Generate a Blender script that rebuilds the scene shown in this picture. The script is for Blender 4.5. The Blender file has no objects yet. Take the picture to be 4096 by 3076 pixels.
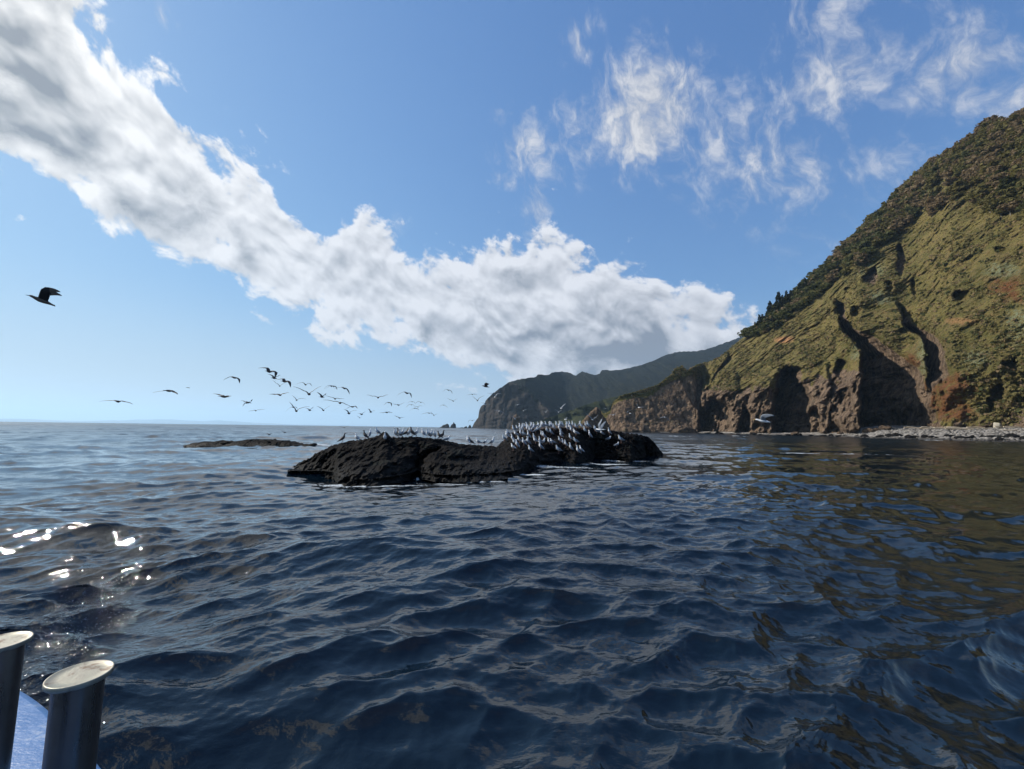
import bpy, math, random, time
import numpy as np
from mathutils import Vector, Matrix, noise as mn

# ---------------------------------------------------------------- camera, sky, sun, exposure
SC = bpy.context.scene
COL = SC.collection
F_PX = 1700.0                      # focal length in pixels of the 4096 px wide photograph
EYE = 2.2
PITCH, ROLL = math.radians(5.85), math.radians(0.75)
cam_data = bpy.data.cameras.new('camera')
cam = bpy.data.objects.new('camera', cam_data)
COL.objects.link(cam)
cam_data.sensor_width = 36.0
cam_data.lens = 36.0 * F_PX / 4096.0
cam_data.clip_start = 0.05
cam_data.clip_end = 60000.0
CAM_R = (Matrix.Rotation(PITCH, 3, 'X') @ Matrix.Rotation(math.radians(90), 3, 'X') @ Matrix.Rotation(ROLL, 3, 'Z'))
cam.matrix_world = Matrix.Translation((0, 0, EYE)) @ CAM_R.to_4x4()
SC.camera = cam
RM = np.array(CAM_R)

SUN_AZ, SUN_EL = math.radians(-70.0), math.radians(36.0)      # azimuth from +Y towards +X
SUN_DIR = Vector((math.sin(SUN_AZ) * math.cos(SUN_EL), math.cos(SUN_AZ) * math.cos(SUN_EL), math.sin(SUN_EL)))
sun_data = bpy.data.lights.new('sun', 'SUN')
sun_data.energy = 5.0
sun_data.angle = math.radians(0.55)
sun_data.color = (1.0, 0.93, 0.82)
sun = bpy.data.objects.new('sun', sun_data)
COL.objects.link(sun)
sun.rotation_euler = SUN_DIR.to_track_quat('Z', 'Y').to_euler()
SC.view_settings.view_transform = 'Standard'
SC.view_settings.look = 'None'
SC.view_settings.gamma = 1.0
SC.view_settings.exposure = 0.35
SC.view_settings.use_curve_mapping = False
SC.cycles.use_denoising = True
SC.cycles.max_bounces = 5
SC.cycles.diffuse_bounces = 1
SC.cycles.glossy_bounces = 3
SC.cycles.volume_bounces = 0
SC.cycles.transparent_max_bounces = 6
SC.cycles.use_adaptive_sampling = True
SC.cycles.adaptive_threshold = 0.015


def raydir(px, py):
    """world direction through pixel(s) of the photograph, scaled to unit depth along +Y"""
    px = np.asarray(px, float); py = np.asarray(py, float)
    c = np.stack([(px - 2048) / F_PX, (1538 - py) / F_PX, -np.ones_like(px)], -1)
    d = c @ RM.T
    return d / d[..., 1:2]


def azel(px, py):
    d = raydir(px, py)
    return math.degrees(math.atan2(d[0], d[1])), math.degrees(math.atan2(d[2], math.hypot(d[0], d[1])))


def at_depth(px, py, Y):
    d = raydir(px, py)
    return np.array([0, 0, EYE]) + d * np.asarray(Y)[..., None]


def on_plane(px, py, z=0.0):
    d = raydir(px, py)
    return np.array([0, 0, EYE]) + d * ((z - EYE) / d[..., 2:3])


# ---------------------------------------------------------------- node helpers
class NT:
    def __init__(self, tree):
        self.t = tree
        tree.nodes.clear()

    def n(self, typ, **kw):
        node = self.t.nodes.new(typ)
        for k, v in kw.items():
            setattr(node, k, v)
        return node

    def put(self, sock, v):
        if isinstance(v, E):
            self.t.links.new(v.s, sock)
        elif hasattr(v, 'is_linked') or isinstance(v, bpy.types.NodeSocket):
            self.t.links.new(v, sock)
        else:
            sock.default_value = v

    def m(self, op, a, b=None, c=None, clamp=False):
        node = self.n('ShaderNodeMath', operation=op)
        node.use_clamp = clamp
        for i, v in enumerate((a, b, c)):
            if v is not None:
                self.put(node.inputs[i], v)
        return E(self, node.outputs[0])

    def noise(self, vec, scale, detail=5.0, rough=0.55, dist=0.0, lac=2.0, w=None):
        node = self.n('ShaderNodeTexNoise')
        if w is not None:
            node.noise_dimensions = '4D'
            node.inputs['W'].default_value = w
        self.put(node.inputs['Vector'], vec)
        self.put(node.inputs['Scale'], scale)
        self.put(node.inputs['Detail'], detail)
        self.put(node.inputs['Roughness'], rough)
        node.inputs['Lacunarity'].default_value = lac
        self.put(node.inputs['Distortion'], dist)
        return E(self, node.outputs['Fac'])

    def voronoi(self, vec, scale, feature='F1', rnd=1.0, out='Distance'):
        node = self.n('ShaderNodeTexVoronoi', feature=feature)
        self.put(node.inputs['Vector'], vec)
        self.put(node.inputs['Scale'], scale)
        node.inputs['Randomness'].default_value = rnd
        return E(self, node.outputs[out])

    def smooth(self, v, lo, hi, a=0.0, b=1.0):
        node = self.n('ShaderNodeMapRange', interpolation_type='SMOOTHSTEP')
        self.put(node.inputs['Value'], v)
        for k, x in (('From Min', lo), ('From Max', hi), ('To Min', a), ('To Max', b)):
            self.put(node.inputs[k], x)
        return E(self, node.outputs['Result'])

    def mix(self, f, a, b):
        node = self.n('ShaderNodeMix', data_type='RGBA')
        self.put(node.inputs[0], f)
        for i, v in ((6, a), (7, b)):
            if isinstance(v, (tuple, list)):
                v = tuple(v) + (1.0,) * (4 - len(v))
            self.put(node.inputs[i], v)
        return E(self, node.outputs[2])

    def comb(self, x, y, z):
        node = self.n('ShaderNodeCombineXYZ')
        for i, v in enumerate((x, y, z)):
            self.put(node.inputs[i], v)
        return E(self, node.outputs[0])

    def sep(self, v):
        node = self.n('ShaderNodeSeparateXYZ')
        self.put(node.inputs[0], v)
        return [E(self, o) for o in node.outputs]

    def vscale(self, v, s):
        node = self.n('ShaderNodeVectorMath', operation='MULTIPLY')
        self.put(node.inputs[0], v)
        node.inputs[1].default_value = s
        return E(self, node.outputs[0])

    def vadd(self, v, w):
        node = self.n('ShaderNodeVectorMath', operation='ADD')
        self.put(node.inputs[0], v)
        self.put(node.inputs[1], w)
        return E(self, node.outputs[0])

    def attr(self, name):
        return E(self, self.n('ShaderNodeAttribute', attribute_name=name).outputs['Fac'])

    def bump(self, h, dist, strength=1.0, normal=None):
        node = self.n('ShaderNodeBump')
        self.put(node.inputs['Height'], h)
        self.put(node.inputs['Distance'], dist)
        self.put(node.inputs['Strength'], strength)
        if normal is not None:
            self.put(node.inputs['Normal'], normal)
        return E(self, node.outputs[0])

    def curve(self, v, pts):
        """piecewise curve through pts (x, y both in 0..1)"""
        node = self.n('ShaderNodeFloatCurve')
        c = node.mapping.curves[0]
        while len(c.points) > 2:
            c.points.remove(c.points[1])
        c.points[0].location = pts[0]
        c.points[1].location = pts[-1]
        for p in pts[1:-1]:
            c.points.new(*p)
        for p in c.points:
            p.handle_type = 'VECTOR'
        node.mapping.use_clip = False
        node.mapping.update()
        self.put(node.inputs['Value'], v)
        return E(self, node.outputs[0])


class E:
    def __init__(self, nt, s):
        self.nt, self.s = nt, s
    def __add__(self, o): return self.nt.m('ADD', self, o)
    def __radd__(self, o): return self.nt.m('ADD', o, self)
    def __sub__(self, o): return self.nt.m('SUBTRACT', self, o)
    def __rsub__(self, o): return self.nt.m('SUBTRACT', o, self)
    def __mul__(self, o): return self.nt.m('MULTIPLY', self, o)
    def __rmul__(self, o): return self.nt.m('MULTIPLY', o, self)
    def __truediv__(self, o): return self.nt.m('DIVIDE', self, o)
    def __pow__(self, o): return self.nt.m('POWER', self, o)
    def mn(self, o): return self.nt.m('MINIMUM', self, o)
    def mx(self, o): return self.nt.m('MAXIMUM', self, o)


# ---------------------------------------------------------------- world: Nishita sky with procedural clouds
world = bpy.data.worlds.new('World')
SC.world = world
world.use_nodes = True
W = NT(world.node_tree)
SKY_STRENGTH = 0.10
gen = W.n('ShaderNodeTexCoord').outputs['Generated']
vn = W.n('ShaderNodeVectorMath', operation='NORMALIZE')
W.put(vn.inputs[0], gen)
dirv = E(W, vn.outputs[0])
dx, dy, dz = W.sep(dirv)
sky = W.n('ShaderNodeTexSky', sky_type='NISHITA')
sky.sun_disc = False
sky.sun_elevation = SUN_EL
sky.sun_rotation = SUN_AZ
sky.air_density = 1.0
sky.dust_density = 0.35
sky.ozone_density = 2.5
W.put(sky.inputs['Vector'], W.comb(dx, dy, dz.mx(0.02)))
skyc = E(W, sky.outputs[0])
DEG = 180.0 / math.pi
az = W.m('ARCTAN2', dx, dy) * DEG
el = W.m('ARCSINE', dz) * DEG


def nrm_curve(pts_px, extra_l, extra_r):
    """list of (az, el) in degrees from pixel points, normalised: az -90..90, el 0..90"""
    L = list(extra_l) + [azel(*p) for p in pts_px] + list(extra_r)
    L.sort()
    out = []
    for a, e in L:
        t = (a + 90) / 180.0
        if out and t - out[-1][0] < 0.004:
            continue
        out.append((t, e / 90.0))
    return out


k = 4096 / 2212.0
top_px = [(p * k, q * k) for p, q in [(165, -5), (205, 60), (270, 120), (360, 165), (385, 230), (430, 290), (500, 360), (600, 405), (660, 470), (705, 520),
          (760, 480), (830, 505), (900, 550), (1000, 548), (1060, 520), (1160, 512), (1205, 500), (1245, 550), (1300, 575),
          (1380, 615), (1450, 665), (1490, 670), (1540, 650), (1590, 675), (1640, 705), (1700, 760)]]
bot_px = [(p * k, q * k) for p, q in [(0, 345), (60, 395), (100, 440), (200, 470), (300, 510), (420, 545), (500, 590), (540, 640),
          (620, 665), (720, 705), (800, 728), (870, 760), (950, 785), (1050, 815), (1150, 840), (1300, 870), (1500, 890), (1700, 900)]]
tx = (az + 90.0) / 180.0
TOP = W.curve(tx, nrm_curve(top_px, [(-89, 75), (-60, 62)], [(44, 7.0), (52, -4.0), (89, -8.0)])) * 90.0
BOT = W.curve(tx, nrm_curve(bot_px, [(-89, 36), (-60, 26)], [(60, 2.0), (89, 2.0)])) * 90.0

# cloud coordinates: degrees, turned along the band and stretched
ca, sa = math.cos(math.radians(-24)), math.sin(math.radians(-24))
u = az * ca + el * sa
v = el * ca - az * sa
cp = W.comb(u * 0.036, v * 0.050, 0.0)
warp = W.noise(cp, 2.2, 3, 0.5, w=3.1)
warp2 = W.noise(cp, 2.2, 3, 0.5, w=7.7)
cpw = W.vadd(cp, W.comb((warp - 0.5) * 0.22, (warp2 - 0.5) * 0.22, 0.0))
n_big = W.noise(cpw, 2.3, 2.0, 0.5, w=1.0)
n_fine = W.noise(cpw, 5.2, 12.0, 0.60, w=2.0, dist=0.0)
n_emb = W.noise(W.vadd(cpw, W.comb(-0.022, 0.036, 0.0)), 5.2, 3.5, 0.5, w=2.0, dist=0.0)
n_soft = W.noise(cpw, 5.2, 3.5, 0.5, w=2.0, dist=0.0)
s_band = (TOP + 0.6 - el).mn(el - BOT + 0.1)
fade_back = W.smooth(az, -150.0, -110.0)
# hole of blue sky near the left end of the band
def ell(a0, e0, ra, re, rot=0.0):
    c, s = math.cos(math.radians(rot)), math.sin(math.radians(rot))
    A = (az - a0); B = (el - e0)
    p = (A * c + B * s) / ra
    q = (B * c - A * s) / re
    return W.m('SQRT', p * p + q * q)
thick = (s_band.mn(8.0)) * 0.165 + (n_fine - 0.48) * 3.9 + (n_big - 0.5) * 1.1
holes = [(20, 330, 100, 70), (700, 420, 170, 60), (1230, 820, 130, 80), (1330, 700, 90, 60)]
for hx, hy, hrx, hry in holes:
    a0, e0 = azel(hx + 0, hy + 0 + 0)
    a1, _ = azel(hx + hrx, hy); _, e1 = azel(hx, hy - hry)
    hh = ell(a0, e0, abs(a1 - a0) * 1.5, abs(e1 - e0) * 1.5, -15)
    thick = thick - W.smooth(hh, 0.2, 1.1, 0.75, 0.0)
thick = thick * fade_back + (fade_back - 1.0)
alpha_band = W.smooth(thick, -0.08, 0.30)
body = W.smooth(thick, 0.25, 1.25)                 # how deep in the cloud
# wisps: ellipses (pixel centre, radii, strength), filled with torn noise
wu = W.comb(az * 0.052 + el * 0.020, el * 0.040 - az * 0.014, 0.0)
wwarp = W.noise(wu, 2.0, 4, 0.55, w=5.0)
wuw = W.vadd(wu, W.comb((wwarp - 0.5) * 0.45, (wwarp - 0.5) * -0.3, 0.0))
n_w = W.noise(wuw, 6.0, 12.0, 0.64, w=9.0, dist=0.3)
blobs = [(2590, 450, 240, 280, 1.3, 0), (2890, 560, 330, 250, 0.62, 0), (3080, 640, 460, 300, 0.66, -20), (3350, 300, 460, 260, 0.72, 15),
         (3850, 260, 420, 230, 0.80, -25), (4050, 420, 260, 200, 0.7, -30), (2110, 590, 150, 160, 0.74, -30), (2330, 165, 80, 120, 0.72, 20), (2150, 830, 60, 160, 0.8, 0),
         (2330, 560, 180, 200, 0.55, 0), (3300, 950, 380, 230, 0.16, 0), (650, 60, 80, 60, 0.35, -20), (2020, 720, 90, 40, 0.5, -10), (3450, 700, 420, 150, 0.36, 5), (3300, 60, 260, 170, 0.6, 0),
         (1560, 900, 90, 60, 0.2, 0)]
wsum = None
for bx_, by_, rx_, ry_, st_, rot_ in blobs:
    a0, e0 = azel(bx_, by_)
    a1, _ = azel(bx_ + rx_, by_); _, e1 = azel(bx_, by_ - ry_)
    g = W.smooth(ell(a0, e0, abs(a1 - a0), abs(e1 - e0), rot_), 0.0, 1.6, st_, 0.0)
    wsum = g if wsum is None else wsum.mx(g)
back = W.smooth(W.m('ABSOLUTE', az), 62.0, 100.0) * W.smooth(el, 4.0, 16.0) * 0.42     # the same torn cloud goes on outside the frame
wsum = wsum.mx(back)
wd = wsum * 0.92 + (n_w - 0.545) * 4.2
alpha_w = W.smooth(wd, -0.15, 1.15) * W.smooth(wsum, 0.02, 0.22) * W.smooth(wsum, 0.0, 1.0, 0.45, 1.0)
# light on the clouds: thin parts glow, thick parts go grey, relief from the sun side, brighter near the sun
sdot = W.n('ShaderNodeVectorMath', operation='DOT_PRODUCT')
W.put(sdot.inputs[0], dirv); sdot.inputs[1].default_value = SUN_DIR
sd = E(W, sdot.outputs['Value']).mx(0.0)
glow = (sd ** 7.0)
glow2 = (sd ** 60.0)
emb = (n_soft - n_emb) * 2.4
low = W.smooth(el + (n_big - 0.5) * 16.0 + (n_soft - 0.5) * 12.0, 16.0, 7.5) * W.smooth(az, -30.0, -4.0)
grey = (0.13 + body * 0.08 + body * W.smooth(n_big + (n_fine - 0.5) * 0.35, 0.46, 0.62) * 0.60 + body * low * 0.78 - emb * 1.4)
grey = W.m('MINIMUM', grey.mx(0.0), 1.0)
lit = W.mix(glow, (0.64, 0.66, 0.71), (0.90, 0.885, 0.86))
drk = W.mix(glow, (0.20, 0.23, 0.285), (0.23, 0.25, 0.28))
bandc = W.mix(grey, lit, drk)
nish = W.n('ShaderNodeVectorMath', operation='SCALE')
W.put(nish.inputs[0], skyc); nish.inputs['Scale'].default_value = SKY_STRENGTH
nr, ng, nb = W.sep(E(W, nish.outputs[0]))
base = W.comb(nr * 0.60 / (nr + 0.55), ng * 0.84 / (ng + 0.54), nb * 0.95 / (nb + 0.37))    # the film's soft shoulder
base = W.mix(W.smooth(el, 17.0, -1.0, 0.0, 0.62), base, (0.47, 0.525, 0.575))    # pale air near the horizon
col = W.mix(alpha_w, base, W.mix(W.smooth(n_w, 0.42, 0.68), (0.38, 0.41, 0.48), (0.60, 0.605, 0.63)))
col = W.mix(alpha_band, col, bandc)
sg = W.mix(glow2 * 0.30, col, (1.1, 1.06, 1.0))
bg = W.n('ShaderNodeBackground')
W.put(bg.inputs['Color'], sg)
bg.inputs['Strength'].default_value = 1.0
wo = W.n('ShaderNodeOutputWorld')
W.put(wo.inputs[0], bg.outputs[0])
world.cycles.sampling_method = 'MANUAL'
world.cycles.sample_map_resolution = 512
# ---------------------------------------------------------------- scene helpers
T0 = time.time()
def tag(o, label=None, cat=None, group=None, kind=None):
    if label: o['label'] = label
    if cat: o['category'] = cat
    if group: o['group'] = group
    if kind: o['kind'] = kind
    return o


def mesh_np(name, verts, faces, mat=None, parent=None, smooth=True, attrs=None, midx=None):
    """one mesh object from numpy arrays; faces: (n,3) or (n,4)"""
    verts = np.ascontiguousarray(verts, np.float32).reshape(-1, 3)
    faces = np.ascontiguousarray(faces, np.int32)
    me = bpy.data.meshes.new(name)
    k = faces.shape[1]
    me.vertices.add(len(verts)); me.vertices.foreach_set('co', verts.ravel())
    me.loops.add(faces.size); me.loops.foreach_set('vertex_index', faces.ravel())
    me.polygons.add(len(faces))
    me.polygons.foreach_set('loop_start', np.arange(0, faces.size, k, dtype=np.int32))
    me.polygons.foreach_set('loop_total', np.full(len(faces), k, np.int32))
    if midx is not None:
        me.polygons.foreach_set('material_index', np.ascontiguousarray(midx, np.int32))
    if smooth:
        me.polygons.foreach_set('use_smooth', np.ones(len(faces), bool))
    me.update(calc_edges=True)
    for kk, vv in (attrs or {}).items():
        a = me.attributes.new(kk, 'FLOAT', 'POINT')
        a.data.foreach_set('value', np.ascontiguousarray(vv, np.float32).ravel())
    if mat is not None:
        for mm in (mat if isinstance(mat, (list, tuple)) else [mat]):
            me.materials.append(mm)
    o = bpy.data.objects.new(name, me)
    COL.objects.link(o)
    if parent is not None:
        o.parent = parent
    return o


def grid_faces(nr, nc, off=0, closed=False):
    i = np.arange(nr - 1)[:, None] * nc
    j = np.arange(nc if closed else nc - 1)[None, :]
    j2 = (j + 1) % nc
    a = i + j; b = i + j2
    return np.stack([a, b, b + nc, a + nc], -1).reshape(-1, 4) + off


def material(name, col=(0.5, 0.5, 0.5), rough=0.8, metal=0.0, spec=0.5):
    m = bpy.data.materials.new(name)
    m.use_nodes = True
    T = NT(m.node_tree)
    p = T.n('ShaderNodeBsdfPrincipled')
    o = T.n('ShaderNodeOutputMaterial')
    T.put(o.inputs[0], p.outputs[0])
    p.inputs['Base Color'].default_value = (*col, 1)
    p.inputs['Roughness'].default_value = rough
    p.inputs['Metallic'].default_value = metal
    p.inputs['Specular IOR Level'].default_value = spec
    return m, T, p


def pos(T):
    return E(T, T.n('ShaderNodeNewGeometry').outputs['Position'])


def smoothstep(x, a, b):
    t = np.clip((x - a) / (b - a), 0, 1)
    return t * t * (3 - 2 * t)


# value noise in numpy (periodic lattice), 2D and fBm
class VN:
    def __init__(self, seed, n=256):
        self.n = n
        self.g = np.random.RandomState(seed).rand(n, n).astype(np.float32)

    def __call__(self, x, y):
        n = self.n
        xi = np.floor(x).astype(int); yi = np.floor(y).astype(int)
        fx = x - xi; fy = y - yi
        fx = fx * fx * fx * (fx * (fx * 6 - 15) + 10); fy = fy * fy * fy * (fy * (fy * 6 - 15) + 10)
        g = self.g
        a = g[xi % n, yi % n]; b = g[(xi + 1) % n, yi % n]; c = g[xi % n, (yi + 1) % n]; d = g[(xi + 1) % n, (yi + 1) % n]
        return (a * (1 - fx) + b * fx) * (1 - fy) + (c * (1 - fx) + d * fx) * fy

    def fbm(self, x, y, oct=5, gain=0.5, ridged=False):
        s = 0; a = 1.0; t = 0
        for o in range(oct):
            v = self(x * 2 ** o + 17.3 * o, y * 2 ** o + 9.1 * o) * 2 - 1
            if ridged:
                v = 1 - 2 * np.abs(v)
            s = s + a * v; t += a; a *= gain
        return s / t


# ---------------------------------------------------------------- the sea
def wave_tile(L, N, lmin, lmax, p, main_dir, spread, seed):
    """height and choppy shift fields of a periodic L metre tile, height normalised to rms 1"""
    rs = np.random.RandomState(seed)
    kx = np.fft.fftfreq(N, L / N) * 2 * np.pi
    KX, KY = np.meshgrid(kx, kx, indexing='ij')
    K = np.hypot(KX, KY); K[0, 0] = 1
    th = np.arctan2(KY, KX)
    dd = np.abs(np.cos((th - main_dir)))
    D = dd ** spread + 0.05
    band = smoothstep(K, 2 * np.pi / lmax * 0.7, 2 * np.pi / lmax * 1.3) * (1 - smoothstep(K, 2 * np.pi / lmin * 0.7, 2 * np.pi / lmin * 1.3))
    A = K ** (-p) * np.sqrt(D) * band
    A[0, 0] = 0
    H = A * (rs.randn(N, N) + 1j * rs.randn(N, N))
    h = np.fft.ifft2(H).real
    s = h.std()
    H = H / s
    h = np.fft.ifft2(H).real
    hx = np.fft.ifft2(1j * KX / K * H).real
    hy = np.fft.ifft2(1j * KY / K * H).real
    return L, np.stack([hx, hy, h], -1).astype(np.float32)


def sample(tile, x, y):
    L, T = tile
    N = T.shape[0]
    u = x / L * N; v = y / L * N
    ui = np.floor(u).astype(int); vi = np.floor(v).astype(int)
    fu = (u - ui)[..., None].astype(np.float32); fv = (v - vi)[..., None].astype(np.float32)
    ui %= N; vi %= N
    u2 = (ui + 1) % N; v2 = (vi + 1) % N
    return (T[ui, vi] * (1 - fu) + T[u2, vi] * fu) * (1 - fv) + (T[ui, v2] * (1 - fu) + T[u2, v2] * fu) * fv


tiles = [  # tile, rms height, chop factor, distance where it fades out
    (wave_tile(83.0, 512, 5.0, 26.0, 1.9, math.radians(100), 4, 1), 0.125, 0.9, 4000.0),
    (wave_tile(31.0, 512, 1.3, 5.0, 1.8, math.radians(95), 5, 2), 0.080, 1.15, 420.0),
    (wave_tile(11.3, 512, 0.30, 1.4, 1.7, math.radians(110), 4, 3), 0.0330, 1.15, 90.0),
    (wave_tile(4.1, 512, 0.07, 0.34, 1.5, math.radians(120), 2, 4), 0.0046, 1.0, 30.0),
]
vn_amp = VN(11)


def sea_points(X, Y):
    R = np.hypot(X, Y)
    amp_n = 0.95 + 0.75 * vn_amp.fbm(X * 0.09 + 3, Y * 0.07 + 8, 3)
    right = smoothstep(X - 0.28 * Y, -1.0, 10.0)
    P = np.stack([X, Y, np.zeros_like(X)], -1)
    near = 1 - smoothstep(R, 6.0, 13.0)
    for i, (t, a, c, far) in enumerate(tiles):
        c_a = a * (1 - smoothstep(R, far * 0.5, far))
        calm = [1 - 0.35 * right, 1 - 0.40 * right, 1 - 0.45 * right, 1 - 0.7 * right][i]
        k_ = c_a * calm * (amp_n if i > 0 else 1)
        if i in (1, 2):
            k_ = k_ * (1 + 0.38 * near)
        if i > 0:
            k_ = k_ * (1 - 0.36 * smoothstep(R, 8.0, 16.0) * (1 - right))
        if i == 3:      # churned water beside the hull
            k_ = k_ * (1 + 1.6 * wake_mask(X, Y))
        if i == 2:
            k_ = k_ * (1 + 0.4 * wake_mask(X, Y))
        S = sample(t, X + i * 3.3, Y + i * 7.7)
        P[..., 0] += S[..., 0] * k_ * c; P[..., 1] += S[..., 1] * k_ * c; P[..., 2] += S[..., 2] * k_
    return P


WAKE = [tuple(on_plane(*q)[:2]) for q in [(60, 2900), (150, 2720), (230, 2600), (330, 2500), (330, 2400), (400, 2320)]]


def wake_mask(X, Y):
    m = np.zeros_like(X)
    for (a, b), w in zip(zip(WAKE[:-1], WAKE[1:]), (0.35, 0.4, 0.45, 0.4, 0.35)):
        ax, ay = a; bx, by = b
        dx_, dy_ = bx - ax, by - ay
        t = np.clip(((X - ax) * dx_ + (Y - ay) * dy_) / (dx_ ** 2 + dy_ ** 2), 0, 1)
        d = np.hypot(X - ax - t * dx_, Y - ay - t * dy_)
        m = np.maximum(m, 1 - smoothstep(d, w * 0.6, w * 1.7))
    return m


def build_sea():
    rs = [1.1]
    while rs[-1] < 7200:
        r = rs[-1]
        rs.append(r + min(max(0.024, 0.46 * r * r / 1118.0), 0.014 * r))
    rs = np.array(rs)
    azs = np.radians(np.concatenate([np.linspace(-180, -70, 24)[:-1], np.linspace(-70, -58, 30)[:-1], np.linspace(-58, 58, 880), np.linspace(58, 70, 30)[1:], np.linspace(70, 180, 24)[1:]]))[:-1]
    R, A = np.meshgrid(rs, azs, indexing='ij')
    P = sea_points(R * np.sin(A), R * np.cos(A))
    nc = len(azs)
    Fc = grid_faces(len(rs), nc, closed=True)
    # inner cap
    V = P.reshape(-1, 3)
    cidx = len(V)
    V = np.vstack([V, [[0, 0, 0.0]]])
    X, Y = V[:, 0], V[:, 1]
    wk = wake_mask(X, Y)
    fo = np.zeros(len(V))
    for (px, py, rx, ry, st) in FOAM:
        c = on_plane(px, py)
        d = np.hypot((X - c[0]) / rx, (Y - c[1]) / ry)
        fo = np.maximum(fo, st * (1 - smoothstep(d, 0.3, 1.3)))
    j = np.arange(nc)
    cap = np.stack([np.full(nc, cidx), (j + 1) % nc, j, j], -1)
    o = mesh_np('sea', V, Fc[:, ::-1], MAT_SEA, attrs={'wake': wk, 'foam': fo})
    tag(o, 'dark blue rippled sea with small choppy waves', None, kind='structure')
    print('sea', len(Fc), len(rs), time.time() - T0)
    return o


FOAM = [(1330, 1868, 1.6, 0.5, 0.8), (1480, 1925, 3.0, 0.7, 0.45), (1850, 1905, 2.2, 0.5, 0.75), (1750, 1918, 1.8, 0.4, 0.5), (2060, 1880, 2.0, 0.5, 0.7), (2500, 1838, 2.5, 0.7, 0.4),
        (2440, 1850, 2.0, 0.6, 0.5), (2250, 1862, 3.0, 0.7, 0.4), (3290, 1815, 5.0, 1.0, 0.95), (3480, 1822, 4.0, 0.7, 0.6), (2720, 1745, 6, 4, 0.8), (3300, 1752, 3, 3, 0.9), (3760, 1762, 6, 2, 0.9), (2960, 1745, 6, 4, 0.7),
        (1230, 1778, 3.0, 1.5, 0.7)]

MAT_SEA, T, p = material('sea_water', (0.004, 0.012, 0.018), 0.045)
g = pos(T)
gs = T.vscale(g, (0.72, 1.0, 0.4))
nb1 = T.noise(gs, 5.5, 4.0, 0.55, 0.2)
nb2 = T.noise(gs, 26.0, 3.0, 0.55, 0.3)
nb3 = T.noise(gs, 0.9, 4.0, 0.6, 0.3)
wkA = T.attr('wake'); foA = T.attr('foam')
gx, gy, gz = T.sep(g)
dist = T.m('SQRT', gx * gx + gy * gy)
farf = T.smooth(dist, 20.0, 200.0)
nearf = T.smooth(dist, 6.0, 40.0, 1.0, 0.0)
calmA = T.smooth(gx - gy * 0.28, -1.0, 12.0, 1.0, 0.45)
patch = T.smooth(T.noise(T.vscale(g, (0.16, 0.1, 0.1)), 1.0, 3.0, 0.5), 0.35, 0.62, 0.45, 1.0)
hgt = (nb1 * T.smooth(dist, 5.0, 14.0, 0.022, 0.009) * calmA + nb2 * 0.0026 * nearf * (1.0 + wkA * 8.0)) * patch + nb3 * 0.12 * farf
b = T.bump(hgt, 1.0, 1.0)
fn = T.noise(g, 9.0, 8.0, 0.72, 0.8)
fn2 = T.voronoi(g, 26.0, 'DISTANCE_TO_EDGE')
fm = T.smooth(fn + foA * 0.72 - 0.5, 0.18, 0.34) * T.smooth(foA, 0.05, 0.3)
fmw = T.smooth(T.noise(g, 34.0, 5.0, 0.7, 0.5) + wkA * 0.17, 0.77, 0.83) * 0.28
fm = T.m('MINIMUM', fm * 0.8 + fmw, 1.0)
T.put(p.inputs['Normal'], b)
T.put(p.inputs['Base Color'], T.mix(fm, T.mix(calmA, (0.0030, 0.0085, 0.010), (0.0018, 0.0060, 0.0115)), (0.62, 0.68, 0.72)))
T.put(p.inputs['Roughness'], T.m('MAXIMUM', T.smooth(T.m('LOGARITHM', dist, 10.0), 1.0, 3.0, 0.03, 0.30), fm * 0.6))
p.inputs['IOR'].default_value = 1.48
sea = build_sea()
# ---------------------------------------------------------------- land: sheets of real terrain built by distance
NZ = VN(21); NZ2 = VN(22); NZ3 = VN(23); NZ4 = VN(24)


def interp(pts):
    pts = sorted(pts)
    xs = [p[0] for p in pts]; ys = [p[1] for p in pts]
    return lambda x: np.interp(x, xs, ys)


def finish_sheet(name, P, mat, attrs, back=120.0, drop=0.25, rows_back=6, y_dir=(0.0, 1.0)):
    """P: rows (bottom to top) x cols x 3; adds the far side of the ridge"""
    nr, nc = P.shape[:2]
    top = P[-1]
    extra = []
    for i in range(1, rows_back + 1):
        d = back * (i / rows_back) ** 1.5
        q = top.copy()
        q[:, 0] += y_dir[0] * d; q[:, 1] += y_dir[1] * d
        q[:, 2] = np.maximum(top[:, 2] - drop * d - 0.3 * i, -4)
        extra.append(q)
    q = extra[-1].copy(); q[:, 2] = -4
    extra.append(q)
    A = np.concatenate([P, np.stack(extra)], 0)
    at = {k: np.concatenate([v, np.repeat(v[-1:], rows_back + 1, 0)], 0).ravel() for k, v in attrs.items()}
    return mesh_np(name, A.reshape(-1, 3), grid_faces(nr + rows_back + 1, nc), mat, attrs=at)


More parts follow.
